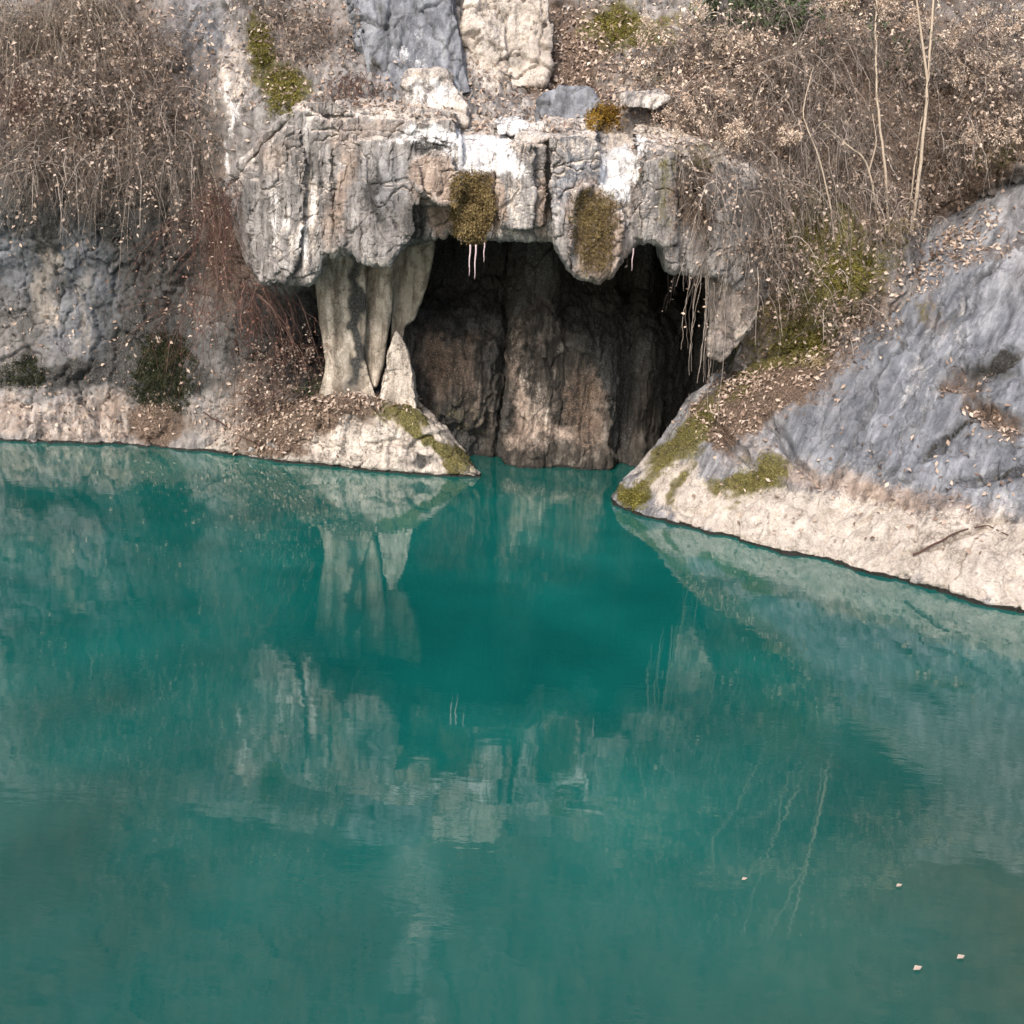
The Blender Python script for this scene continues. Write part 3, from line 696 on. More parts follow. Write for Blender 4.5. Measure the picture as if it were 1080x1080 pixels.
# ------------------------------------------------------------------ rock point left of the mouth
def under(p): return np.array([p[0], p[1] - .15, -0.9])
wlp = [(210,476),(262,481),(305,487),(350,491),(410,499),(460,503),(506,504)]
wpts = [onz(*p) for p in wlp]
hp = wpts + [under(p) for p in wpts] + [at(432,424,1.4), at(405,418,1.25), at(350,413,1.3), at(300,428,1.5), at(250,450,1.6), at(470,462,1.1), at(445,438,1.3), at(400,438,.98), at(350,440,1.0), at(375,418,1.06), at(345,418,1.08), at(415,424,1.05), at(438,432,1.12)]
hp += [p + np.array([0, 1.6, -.1]) for p in (at(432,424,1.4), at(350,416,1.4), at(250,450,1.6))] + [np.array([p[0] - .1, 2.6, -.9]) for p in wpts] + [np.array([wpts[-1][0] - .25, 1.9, 0])]
def notch(V):
    z = V[:, 2]; d = 0.05 * np.exp(-((z - .02) / .035) ** 2)
    V = V.copy(); V[:, 1] += d; return V
o = rock('rock_point', [hp], M_ROCK, {'pale': .72, 'warm': .4, 'blobs': [
        ('brown', .8, 300, 440, 80, 30, -15), ('brown', .7, 295, 475, 30, 14), ('dark', .8, 440, 488, 24, 9, -15), ('brown', .6, 370, 432, 50, 14), ('moss', .8, 420, 440, 24, 14, 20), ('moss', .9, 450, 452, 10, 30, -42),
        ('moss', .8, 485, 485, 12, 24, -45), ('blue', .5, 405, 440, 16, 14), ('dark', .4, 375, 460, 6, 30, 30), ('dark', .3, 340, 480, 30, 6)]},
     voxel=.02, smooth=4, amp=(.08, .036, .018, .008), seed=51, vert=.8, post=notch,
     litter=lambda x, y, N, V: (.9 * blob(x, y, 310, 435, 80, 28, -10) + .6 * blob(x, y, 385, 428, 45, 12) + .3 * blob(x, y, 300, 465, 60, 16)) * np.clip(N[:, 2] + .1, 0, 1) * (V[:, 2] > .05))
tag(o, 'cream rock point with mossy crest sloping into the pool left of the cave mouth', 'rock')

# ------------------------------------------------------------------ sloping slab bank right of the mouth
SLAB_BASIS = np.array([[.785, .44, -.45], [-.62, .55, -.55], [0, .71, .70]]) * np.array([1.0, .33, 1.0])
outl = [(655,529),(672,500),(700,462),(728,425),(754,396),(785,372),(830,340),(905,300),(980,255),(1080,190),(1250,70)]
sp = [on_slab(*p) for p in outl]
w0, w1 = WA.copy(), WA + np.append(_d, 0) * 13
inl = np.append(SN, 0)
low0 = w0 - inl * 1.2 + np.array([0, 0, -1.2 * SL_LOW]); low1 = w1 - inl * 1.2 + np.array([0, 0, -1.2 * SL_LOW])
b1 = w1 + inl * BAND + np.array([0, 0, BAND * SL_LOW]); t1 = b1 + inl * 4.2 + np.array([0, 0, 4.2 * SL_HI])
b0 = on_slab(700, 470)
hp = sp + [low0, low1, w0, w1, b1, t1]
hp += [p + np.array([.5, 1.6, -1.2]) for p in (sp[4], sp[7], sp[9], sp[10], t1, low1)] + [np.array([w0[0] + .6, w0[1] + 1.8, -1.0]), np.array([w0[0]+.35, w0[1]+.9, -.5])]
CREASE = ((.16, 1010, 452, 46, 6, -38), (.14, 1055, 500, 44, 5, -12), (.20, 1050, 385, 34, 16, -25), (.12, 1015, 405, 30, 12, 10), (.14, 1055, 440, 40, 14, 20), (.10, 980, 335, 10, 34, 15),
            (.09, 930, 400, 5, 70, 28), (.08, 970, 440, 5, 80, 32), (.09, 900, 450, 5, 50, 26), (.10, 1005, 330, 6, 70, 36), (.09, 1045, 280, 50, 7, -40), (.12, 830, 470, 7, 40, -35), (.10, 775, 470, 40, 7, 45), (.10, 1010, 562, 60, 5, -18), (.07, 930, 545, 26, 5, -28), (.06, 730, 540, 20, 5, 10))
def snotch(V):
    z = V[:, 2]; d = 0.06 * np.exp(-((z - .015) / .04) ** 2)
    V = V.copy(); V[:, :2] += d[:, None] * SN[None]
    px, py = project(V); j = 9 * fbm(V * 1.8, 4, .6, 77); x, y = px + j, py + j * .7
    g = 0
    for a_, cx_, cy_, rx_, ry_, an in CREASE:
        g = g + a_ * 1.6 * blob(x, y, cx_, cy_, rx_ if rx_ > ry_ else rx_ * .6, ry_ * .6 if rx_ > ry_ else ry_, an)
    und = .06 * fbm(V @ np.array([[.785, .44, -.45], [-.62, .55, -.55], [0, .71, .70]]) * np.array([2.0, .32, 1.5]), 3, .45, 79)
    V -= (g - und)[:, None] * np.array([-.45, -.55, .70])
    return V
def slab_drop(V):
    return (V[:, 2] < -.6) | (V[:, 1] > slab_back(V))
def slab_back(V): return np.full(len(V), 99.0)
slab_blobs = [('blue', .7, 960, 400, 160, 110, 20), ('blue', .4, 1000, 260, 90, 60, -35), ('blue', .8, 885, 440, 44, 70, 30), ('dark', .35, 900, 430, 24, 70, 35), ('blue', .6, 1080, 420, 120, 120),
    ('pale', .95, 760, 540, 70, 24, 12), ('pale', .95, 900, 565, 120, 36, 13), ('pale', .95, 1050, 598, 110, 46, 13), ('pale', .95, 1250, 650, 160, 70, 15), ('warm', .6, 880, 510, 70, 20, 8), ('warm', .65, 1000, 545, 90, 22, 12), ('pale', .8, 700, 500, 26, 40, -50),
    ('moss', .85, 812, 503, 30, 24), ('moss', .8, 770, 512, 30, 12), ('moss', 1.0, 662, 524, 15, 15), ('moss', .75, 712, 520, 9, 26, 20), ('moss', .8, 735, 455, 14, 40, 40), ('moss', .7, 692, 490, 9, 44, 35), ('moss', .5, 790, 390, 50, 16, -40), ('moss', .4, 900, 320, 60, 14, -38),
    ('brown', .8, 780, 430, 22, 40, 45), ('brown', .7, 850, 380, 70, 50, -30), ('brown', .8, 805, 400, 60, 30, -40), ('moss', .8, 850, 362, 40, 20, -20), ('moss', .6, 900, 300, 50, 20, -35),
    ('brown', .7, 760, 450, 40, 14, 50), ('brown', .6, 1010, 405, 26, 14), ('brown', .75, 1050, 440, 40, 20, 20), ('brown', .5, 1040, 270, 60, 14, -30), ('brown', .5, 980, 335, 14, 30), ('moss', .5, 978, 335, 10, 18),
    ('dark', .6, 1050, 390, 25, 12, -20), ('dark', .5, 1000, 462, 40, 6, -35), ('dark', .5, 1060, 500, 30, 5, -8), ('warm', .4, 790, 470, 50, 30, 20), ('pale', .3, 960, 420, 20, 50, 35), ('pale', .3, 1010, 330, 15, 60, 35)]
slab_blobs += [('dark', .4, c[1], c[2], c[3] * .9, c[4] * .45, c[5]) for c in CREASE if c[0] > .09]
o = rock('slab_bank', [hp], M_SLAB, {'blobs': slab_blobs}, voxel=.021, smooth=5, amp=(.10, .026, .018, .007), seed=61, vert=.8, fac=1.0, basis=SLAB_BASIS, post=snotch, drop=lambda V: (V[:, 2] < -.6),
     litter=lambda x, y, N, V: ((.9 * blob(x, y, 830, 375, 90, 46, -35) + .6 * blob(x, y, 770, 425, 24, 40, 40)) * np.clip(.45 + .9 * fbm(V * 2.2, 3, .5, 90), 0, 1) + .5 * blob(x, y, 1015, 405, 24, 12) + .8 * blob(x, y, 1055, 440, 30, 16) + .4 * blob(x, y, 1030, 275, 50, 10, -30) + .7 * blob(x, y, 980, 280, 80, 16, -38)
        + .05 * blob(x, y, 950, 520, 200, 60)) * np.clip(N[:, 2], 0, 1) * (V[:, 2] > .1))
tag(o, 'broad blue-grey limestone slab with a cream waterline band sloping into the pool on the right', 'rock slab')

# ------------------------------------------------------------------ scatter helpers
def tubes(paths, rad, rnd, sides=3):
    """paths (K,n,3), rad (K,n), rnd (K,) -> V, F, rnd per vertex"""
    K_, n, _ = paths.shape
    T = np.gradient(paths, axis=1); T /= np.linalg.norm(T, axis=2, keepdims=True) + 1e-9
    ref = np.where(np.abs(T[..., 2:3]) > .9, np.array([1., 0, 0]), np.array([0, 0, 1.]))
    U = np.cross(T, ref); U /= np.linalg.norm(U, axis=2, keepdims=True) + 1e-9
    W = np.cross(T, U)
    ang = np.arange(sides) * 2 * np.pi / sides
    ring = paths[:, :, None] + rad[:, :, None, None] * (np.cos(ang)[None, None, :, None] * U[:, :, None] + np.sin(ang)[None, None, :, None] * W[:, :, None])
    V = ring.reshape(-1, 3)
    i = np.arange(K_ * n * sides).reshape(K_, n, sides)
    a = i[:, :-1]; b_ = i[:, 1:]
    F = np.stack([a, np.roll(a, -1, 2), np.roll(b_, -1, 2), b_], -1).reshape(-1, 4)
    return V, F, np.repeat(rnd, n * sides)
def leaves(C, D, Nn, ln, wd, rnd, curl=0.35):
    """folded little leaf at each C, pointing along D"""
    D = D / (np.linalg.norm(D, axis=1, keepdims=True) + 1e-9)
    S = np.cross(D, Nn); S /= np.linalg.norm(S, axis=1, keepdims=True) + 1e-9
    U = np.cross(S, D)
    l, w_ = ln[:, None], wd[:, None]
    b0 = C; tip = C + D * l + U * l * curl * .5
    lf = C + D * l * .45 + S * w_ * .5 + U * w_ * curl; rt = C + D * l * .45 - S * w_ * .5 + U * w_ * curl
    V = np.stack([b0, rt, tip, lf], 1).reshape(-1, 3)
    i = np.arange(len(C)) * 4
    F = np.concatenate([np.stack([i, i + 1, i + 2], 1), np.stack([i, i + 2, i + 3], 1)])
    return V, F, np.repeat(rnd, 4)
def rand_unit(n): 
    v = rng.normal(size=(n, 3)); return v / np.linalg.norm(v, axis=1, keepdims=True)

bpy.context.view_layer.update()
DG = bpy.context.evaluated_depsgraph_get()
def hit(px, py):
    d = Vector(ray(px, py)).normalized()
    ok, loc, nor, idx, ob, _ = SC.ray_cast(DG, Vector(CAM.tolist()), d)
    return (np.array(loc), np.array(nor)) if ok else (at(px, py, 1.0), np.array([0, -1., 0]))

# ------------------------------------------------------------------ leaf litter
def litter():
    n_total = 24000
    Ps, Ns = [], []
    tot = sum(float(w.sum()) for _, _, w in LIT)
    for V, N, w in LIT:
        w = np.clip(w, 0, None); k = int(n_total * w.sum() / tot)
        if k < 1: continue
        idx = rng.choice(len(V), k, p=w / w.sum()); Ps.append(V[idx]); Ns.append(N[idx])
    P = np.concatenate(Ps); N = np.concatenate(Ns); n = len(P)
    P = P + N * rng.uniform(.0, .02, (n, 1)) + rng.normal(size=(n, 3)) * .012
    nn = N + rand_unit(n) * .55
    D = np.cross(nn, rand_unit(n)); 
    ln = rng.uniform(.035, .095, n); wd = ln * rng.uniform(.35, .7, n)
    V, F, r = leaves(P, D, nn, ln, wd, rng.random(n) ** .9, .5)
    o = mesh_np('leaf_litter', V, F, M_DRY, False, None, None, {'rnd': r})
    tag(o, 'dead brown leaves strewn over ledges and slopes', 'leaf litter', None, 'stuff')
litter()

# ------------------------------------------------------------------ shrubs
def shrub(px, py, label, group, n=70, length=1.1, out=0.8, upw=0.5, side=0.0, droop=1.0, spread=.35, leafn=6, lsize=.045, twig=None, leaf=None, thick=.006, name='dry_shrub', cat='shrub', fill=0.6, P0=None, heads=0, headmat=None):
    twig = twig or M_TWIG; leaf = leaf or M_DRY
    base, nor = hit(px, py) if P0 is None else P0
    e = empty(name, base); tag(e, label, cat, group)
    nseg = 9
    t = np.linspace(0, 1, nseg)
    root = base + rng.normal(size=(n, 3)) * np.array([spread, .10, spread * .55])
    d0 = np.stack([rng.normal(side, .6, n), rng.normal(-out, .35, n), rng.normal(upw, .5, n)], 1)
    d0 /= np.linalg.norm(d0, axis=1, keepdims=True)
    L = length * rng.uniform(.45, 1.15, n)
    P = root[:, None] + d0[:, None] * (t[None, :, None] * L[:, None, None])
    P[:, :, 2] -= droop * (L[:, None] * t[None] ** 2) * rng.uniform(.3, 1.0, (n, 1))
    wob = rng.normal(size=(n, nseg, 3)) * .035 * L[:, None, None]; wob[:, 0] = 0
    P = P + np.cumsum(wob, axis=1) * .6
    cane = rng.random(n) < .22
    rad = thick * rng.uniform(.5, 1.2, (n, 1)) * (1 + .5 * cane[:, None]) * (1 - .72 * t[None])
    V1, F1, r1 = tubes(P, rad, np.where(cane, rng.uniform(.75, 1, n), rng.random(n) ** 1.6 * .75))
    # side twigs
    m = n * 5
    si = rng.integers(0, n, m); tj = rng.integers(2, nseg - 1, m)
    st = P[si, tj]; dd = P[si, tj + 1] - P[si, tj]; dd /= np.linalg.norm(dd, axis=1, keepdims=True) + 1e-9
    dd = dd + rand_unit(m) * .8 + np.array([0, -.1, -.15 * droop]); dd /= np.linalg.norm(dd, axis=1, keepdims=True)
    l2 = length * rng.uniform(.12, .42, m); t2 = np.linspace(0, 1, 5)
    Q = st[:, None] + dd[:, None] * (t2[None, :, None] * l2[:, None, None])
    Q[:, :, 2] -= .35 * droop * l2[:, None] * t2[None] ** 2
    Q = Q + np.cumsum(rng.normal(size=(m, 5, 3)) * .02 * (t2[None, :, None] > 0), axis=1)
    V2, F2, r2 = tubes(Q, thick * .5 * rng.uniform(.5, 1.1, (m, 1)) * (1 - .6 * t2[None]), np.clip(.75 * r1[::nseg * 3][si] + rng.normal(.1, .18, m), 0, 1))
    o = mesh_np('stems', np.concatenate([V1, V2]), np.concatenate([F1, F2 + len(V1)]), twig, False, e, base, {'rnd': np.concatenate([r1, r2])})
    if leafn > 0:
        lsize = lsize * 1.35; k = int(n * leafn * .75); tint = rng.normal(0, .10)
        wgt = rng.pareto(1.1, m) + .05; wgt = np.minimum(wgt, 12); a = rng.choice(m, k, p=wgt / wgt.sum()); b_ = rng.integers(1, 5, k)
        C = Q[a, b_] + rng.normal(size=(k, 3)) * .028
        D = rand_unit(k) + np.array([0, -.2, -.5])
        ln = lsize * rng.uniform(.35, 1.35, k)
        V3, F3, r3 = leaves(C, D, rand_unit(k) + np.array([0, -.5, .6]), ln, ln * rng.uniform(.35, .75, k), np.clip(rng.random(k) ** .9 + tint + rng.normal(0, .1, k), 0, 1), .5)
        mesh_np('leaves', V3, F3, leaf, False, e, base, {'rnd': r3})
    if heads:
        nc = max(4, heads // 7); cc_ = Q[rng.integers(0, m, nc), 4]; c0 = cc_[rng.integers(0, nc, heads)] + rng.normal(size=(heads, 3)) * np.array([.10, .07, .08]) + np.array([0, -.12, .05]); per = 44
        C = np.repeat(c0, per, 0); sz = np.repeat(rng.uniform(.03, .085, heads), per)
        off = rand_unit(len(C)); C = C + off * (sz * rng.random(len(C)) ** .5)[:, None]
        ln = rng.uniform(.014, .034, len(C))
        V4, F4, r4 = leaves(C, off + rand_unit(len(C)) * .6, rand_unit(len(C)), ln, ln * .7, np.clip(np.repeat(rng.uniform(.2, .9, heads), per) + rng.normal(0, .15, len(C)), 0, 1), .4)
        mesh_np('seed_heads', V4, F4, headmat or M_PALE, False, e, base, {'rnd': r4})
    return e
GL = 'dry shrubs on the left cliff'
for args in [
    (25, 25, 'dry brown shrub filling the top left corner above the dark wall', dict(n=150, leafn=8, length=1.3, droop=1.7, twig=M_STRAWTWIG)),
    (100, 15, 'dense straw-brown shrub along the top edge left of the grey upright rock', dict(n=170, leafn=8, length=1.2, droop=1.8, twig=M_STRAWTWIG)),
    (165, 45, 'dry shrub on the left cliff touching the tall grey rock face', dict(n=80, leafn=14, length=.9)),
    (20, 105, 'thin-leaved dark shrub at the left edge halfway down the brush', dict(n=90, leafn=8, length=1.0, twig=M_RTWIG)),
    (90, 95, 'pale-leaved shrub in the middle of the left brush', dict(n=100, leafn=18, length=1.0)),
    (160, 110, 'pinkish-leaved shrub hanging down beside the white-streaked rock', dict(n=120, leafn=18, length=1.0)),
    (45, 160, 'drooping bare shrub overhanging the dark left wall near the edge', dict(n=90, leafn=5, length=1.0, droop=1.5)),
    (125, 165, 'drooping twiggy shrub over the middle of the dark left wall', dict(n=110, leafn=9, length=1.05, droop=1.6)),
    (195, 165, 'shrub with long hanging stems left of the streaked shoulder block', dict(n=100, leafn=9, length=1.1, droop=1.7)),
    ]:
    shrub(args[0], args[1], args[2], GL, **args[3])
shrub(232, 235, 'rust-red tangle of hanging twigs under the streaked shoulder block', None, n=90, length=1.3, out=.35, upw=-.2, droop=1.5, side=.1, spread=.28, leafn=5, lsize=.035, twig=M_RTWIG, leaf=M_RUST, name='hanging_creeper', cat='creeper')
shrub(262, 300, 'reddish creeper trailing down the corner left of the columns', None, n=55, length=1.0, out=.3, upw=-.2, droop=1.3, side=.25, spread=.2, leafn=6, lsize=.035, twig=M_RTWIG, leaf=M_RUST, name='hanging_creeper', cat='creeper')
shrub(305, 375, 'low bramble with small pale and dark leaves at the foot of the leftmost column', None, n=80, length=.65, out=.6, upw=.5, droop=1.0, spread=.3, leafn=16, lsize=.035, leaf=M_DRY, twig=M_RTWIG, name='bramble', cat='bramble')
shrub(335, 412, 'small evergreen bramble in front of the stained column base', None, n=50, length=.4, out=.6, upw=.5, droop=.8, spread=.22, leafn=18, lsize=.035, leaf=M_GREEN, name='bramble', cat='bramble')
shrub(285, 425, 'leafy bramble creeping over the left end of the cream rock point', None, n=55, length=.5, out=.6, upw=.3, droop=.9, spread=.3, leafn=12, lsize=.035, leaf=M_DRY, twig=M_RTWIG, name='bramble', cat='bramble')
shrub(185, 320, 'sparse bare twigs on the dark wall above the moss clump', None, n=28, length=.9, out=.4, upw=-.1, droop=1.2, spread=.25, leafn=3, twig=M_RTWIG, name='hanging_creeper', cat='creeper')
shrub(330, 40, 'withered brown plant between the yellow moss and the blue-grey slab', None, n=70, length=.7, out=.6, upw=.4, droop=1.0, spread=.3, leafn=14, lsize=.04, name='withered_plant', cat='plant')
shrub(290, 10, 'withered plant at the top edge over the yellow moss', None, n=60, length=.6, out=.6, upw=.5, droop=1.0, spread=.3, leafn=12, lsize=.04, name='withered_plant', cat='plant')
shrub(375, 85, 'dark bare tuft left of the large pale boulder', None, n=50, length=.5, out=.6, upw=.1, droop=1.4, spread=.2, leafn=5, lsize=.035, twig=M_RTWIG, name='withered_plant', cat='plant')
shrub(238, 205, 'brown creeper covering the crevice at the left end of the overhang', None, n=60, length=.8, out=.4, upw=.0, droop=1.5, spread=.2, leafn=6, lsize=.035, twig=M_RTWIG, name='hanging_creeper', cat='creeper')
GRr = 'dry shrubs on the right slope'
for args in [
    (710, 60, 'pale-leaved shrub at the left end of the right brush above the mossy lip', dict(n=80, leafn=10, length=.9, leaf=M_PALE, heads=70)),
    (770, 45, 'cream-leaved shrub below the dark evergreen tuft', dict(n=90, leafn=8, length=1.0, leaf=M_PALE, heads=90)),
    (745, 115, 'peach-leaved shrub hanging over the right end of the lip', dict(n=100, leafn=10, length=1.0, leaf=M_PALE, droop=1.3, heads=100)),
    (820, 95, 'grey twiggy shrub with arching stems in the middle of the right brush', dict(n=120, leafn=5, length=1.3)),
    (870, 60, 'bare grey shrub behind the thin pale saplings', dict(n=120, leafn=5, length=1.2)),
    (945, 70, 'brown shrub between the two tall saplings', dict(n=110, leafn=8, length=1.1)),
    (1010, 60, 'brown shrub right of the forked sapling', dict(n=110, leafn=8, length=1.1, heads=60)),
    (1065, 30, 'pinkish-leaved shrub in the top right corner', dict(n=100, leafn=8, length=1.1, leaf=M_PALE, heads=90)),
    (1060, 110, 'dry shrub at the right edge above the leaf-strewn slope', dict(n=110, leafn=8, length=1.0, heads=70)),
    (1000, 150, 'low dry shrub above the top edge of the big slab', dict(n=90, leafn=8, length=.8)),
    (880, 140, 'tangled shrub with hanging stems left of the pale sapling', dict(n=140, leafn=5, length=1.2, droop=1.6)),
    (800, 165, 'tangled bare shrub drooping over the yellow mossy recess', dict(n=130, leafn=4, length=1.2, droop=1.7)),
    (745, 185, 'hanging brown shrub in front of the mossy lip end', dict(n=90, leafn=6, length=.9, droop=1.8, out=.5)),
    (812, 205, 'dense hanging brush covering the right end of the overhang', dict(n=110, leafn=6, length=.9, droop=1.8, out=.4, spread=.25)),
    (795, 262, 'short brush hanging above the jamb stone', dict(n=70, leafn=8, length=.6, droop=1.5, out=.4, spread=.22)),
    (890, 200, 'dry bush of fine stems above the yellow-green moss slope', dict(n=110, leafn=5, length=.9, droop=1.2)),
    (940, 225, 'low dry bush at the foot of the saplings', dict(n=80, leafn=8, length=.6)),
    (830, 280, 'short twiggy bush on the mossy slope right of the jamb stone', dict(n=70, leafn=8, length=.6)),
    (890, 330, 'flattened dry bush along the upper left edge of the slab', dict(n=70, leafn=9, length=.5, upw=.3)),
    ]:
    shrub(args[0], args[1], args[2], GRr, **args[3])
shrub(905, 8, 'bushy plant with cream seed heads at the top edge near the saplings', None, n=110, length=.9, out=.7, upw=.6, droop=1.0, spread=.45, leafn=10, heads=260, lsize=.05, leaf=M_PALE, name='seeding_bush', cat='bush')
shrub(788, 4, 'dark green evergreen tuft at the top edge right of centre', None, n=70, length=.7, out=.5, upw=.4, droop=1.3, spread=.3, leafn=20, lsize=.07, leaf=M_GREEN, name='evergreen_tuft', cat='evergreen')
shrub(945, 55, 'dark green leaves showing between the tall saplings', None, n=40, length=.6, out=.5, upw=.3, droop=1.2, spread=.25, leafn=16, lsize=.06, leaf=M_GREEN, name='evergreen_tuft', cat='evergreen')
shrub(820, 20, 'olive green grassy tuft beside the cream seed heads', None, n=60, length=.6, out=.5, upw=.4, droop=1.3, spread=.3, leafn=14, lsize=.06, leaf=M_GREEN, name='evergreen_tuft', cat='evergreen')
# brush above the picture, for the reflection
for i, (X, Z) in enumerate(((-6, 8.4), (-3.4, 8.9), (3.2, 8.6), (6.2, 8.7), (-7.5, 10), (4.8, 10.4), (1.6, 9.8))):
    yv = float(cliff_y(np.array([[X, Z]]))[0])
    shrub(0, 0, 'dry shrub high on the cliff above the photographed part', 'dry shrubs high on the cliff', n=90, length=1.5, spread=.6, leafn=14, lsize=.06, P0=(np.array([X, yv, Z]), np.array([0, -1, 0])))

# straw grass tuft near the saplings
def grass_tuft(px, py, label, n=60, h=.5):
    base, _ = hit(px, py); e = None
    t = np.linspace(0, 1, 6)
    root = base + rng.normal(size=(n, 3)) * np.array([.10, .05, .03])
    d = np.stack([rng.normal(0, .3, n), rng.normal(-.3, .25, n), np.ones(n)], 1); d /= np.linalg.norm(d, axis=1, keepdims=True)
    L = h * rng.uniform(.5, 1.1, n)
    P = root[:, None] + d[:, None] * (t[None, :, None] * L[:, None, None]); P[:, :, 2] -= .6 * L[:, None] * t[None] ** 2.5
    P[:, :, 0] += rng.normal(0, .12, (n, 1)) * t[None] ** 2
    V, F, r = tubes(P, .006 * (1 - .7 * t[None]) * np.ones((n, 1)), rng.random(n))
    o = mesh_np('grass_tuft', V, F, M_STRAW, False, None, base, {'rnd': r}); tag(o, label, 'grass')
grass_tuft(937, 246, 'tuft of pale straw grass between the feet of the saplings')
grass_tuft(858, 385, 'small straw tuft on the litter at the slab corner', 30, .25)

# ------------------------------------------------------------------ saplings
def sapling(pts, label, r0=.028, forks=(), twigs=10, name='sapling'):
    """pts: (px, py, forward offset) along the trunk from its foot up"""
    base, _ = hit(pts[0][0], pts[0][1])
    Y0 = base[1]
    ctl = np.array([base] + [at(p[0], p[1], Y0 - p[2]) for p in pts[1:]])
    def spline(c, n=26):
        s = np.linspace(0, len(c) - 1, n); o = np.stack([np.interp(s, np.arange(len(c)), c[:, j]) for j in range(3)], 1)
        for _ in range(2): o[1:-1] = .25 * o[:-2] + .5 * o[1:-1] + .25 * o[2:]
        return o
    e = empty(name, base); tag(e, label, 'sapling', 'thin bare saplings on the right slope')
    P = spline(ctl); n = len(P)
    P[1:] += rng.normal(0, .004, (n - 1, 3)); r0 = r0 * .82; twigs = twigs * 2
    V, F, r = tubes(P[None], (r0 * np.linspace(1, .45, n))[None], np.array([.55]), 7)
    r = np.clip(r + rng.normal(0, .15, len(r)), 0, 1)
    mesh_np('trunk', V, F, M_BARK, True, e, base, {'rnd': r})
    for fk in forks:
        i = int(fk[0] * (n - 1)); c = np.array([P[i]] + [at(p[0], p[1], Y0 - p[2]) for p in fk[1:]])
        B_ = spline(c, 14)
        V, F, r = tubes(B_[None], (r0 * .7 * np.linspace(1, .4, 14))[None], np.array([.5]), 6)
        mesh_np('branch', V, F, M_BARK, True, e, base, {'rnd': r})
    k = twigs * 3
    idx = rng.integers(n // 2, n, k); t5 = np.linspace(0, 1, 6)
    dd = rand_unit(k) * .8 + np.array([0, -.3, .6]); L = rng.uniform(.2, .6, k)
    Q = P[idx][:, None] + dd[:, None] * (t5[None, :, None] * L[:, None, None]) + np.cumsum(rng.normal(0, .012, (k, 6, 3)), 1) * (t5 > 0)[None, :, None]
    V, F, r = tubes(Q, .005 * (1 - .6 * t5[None]) * np.ones((k, 1)), rng.random(k) * .6)
    mesh_np('crown', V, F, M_TWIG, False, e, base, {'rnd': r})
sapling([(938,250,0),(934,180,.15),(925,110,.25),(923,40,.3),(926,-40,.3)], 'slender straight sapling standing left of the forked sapling', .026)
sapling([(961,248,0),(970,180,.15),(977,110,.25),(981,50,.3),(988,-50,.35)], 'tallest pale sapling forking near the top edge', .034, forks=[(.62, (968,10,.35),(962,-40,.4))])
sapling([(955,236,0),(962,200,.1),(968,150,.2),(973,120,.25)], 'thin short sapling leaning against the tall forked one', .018, twigs=3)
sapling([(932,252,0),(925,220,.1),(914,168,.25),(890,150,.3),(868,130,.35)], 'crooked sapling bending sharply to the left', .022, forks=[(.45, (925,150,.3),(920,120,.35))], twigs=6)
sapling([(880,255,0),(876,215,.2),(862,160,.35),(845,120,.45),(858,70,.45)], 'thin dark sapling leaning out of the twiggy tangle', .017, twigs=5)

# ------------------------------------------------------------------ hanging rootlets and icicles
def vine(px0, py0, px1, py1, Y, label, n=9, leafy=0):
    p0, p1 = at(px0, py0, Y), at(px1, py1, Y)
    e = empty('hanging_vine', p0); tag(e, label, 'vine')
    t = np.linspace(0, 1, 16)
    P = p0 + (p1 - p0)[None, None] * t[None, :, None] * rng.uniform(.5, 1.1, (n, 1, 1)) + rng.normal(0, 1, (n, 1, 3)) * np.array([.10, .08, .0])
    P = P + np.cumsum(rng.normal(0, .012, (n, 16, 3)), 1) + np.sin(t * 3.1)[None, :, None] * rng.normal(0, .06, (n, 1, 3))
    V, F, r = tubes(P, .006 * (1 - .5 * t[None]) * np.ones((n, 1)), rng.random(n))
    mesh_np('stems', V, F, M_TWIG, False, e, p0, {'rnd': r})
    if leafy:
        C = P[rng.integers(0, n, leafy), rng.integers(3, 12, leafy)] + rng.normal(0, .05, (leafy, 3)); ln = rng.uniform(.04, .07, leafy)
        V, F, r = leaves(C, rand_unit(leafy), rand_unit(leafy), ln, ln * .6, rng.random(leafy))
        mesh_np('leaves', V, F, M_PALE, False, e, p0, {'rnd': r})
vine(744, 280, 732, 400, -.25, 'bundle of thin vines hanging across the right edge of the cave mouth', 12, 10)
vine(750, 285, 745, 440, .0, 'long thin vines dangling in front of the pale beige jamb stone', 7)
vine(772, 230, 768, 330, -.15, 'short vines dangling over the right end of the lip', 8, 6)

def icicle(px, py, ln, r, label, group):
    p = at(px, py, -.56)
    t = np.linspace(0, 1, 14); P = p + np.stack([.004 * np.sin(t * 9), 0 * t, -t * ln], 1)
    rr = r * (1 - t) ** .7 * (1 + .12 * np.sin(t * 40)) + .0015
    V, F, _ = tubes(P[None], rr[None], np.array([0.]), 9)
    o = mesh_np('icicle', V, F, M_ICE, True, None, p); tag(o, label, 'icicle', group)
GI = 'icicles hanging under the lip'
icicle(496, 258, .42, .012, 'long white icicle below the brown moss drip, leftmost of its row', GI)
icicle(502, 258, .46, .013, 'thick white icicle in the middle of the row below the moss drip', GI)
icicle(511, 256, .26, .009, 'short thin icicle at the right end of the row below the moss drip', GI)
icicle(668, 262, .30, .009, 'lone small icicle in the arched notch at the right end of the cave lip', GI)

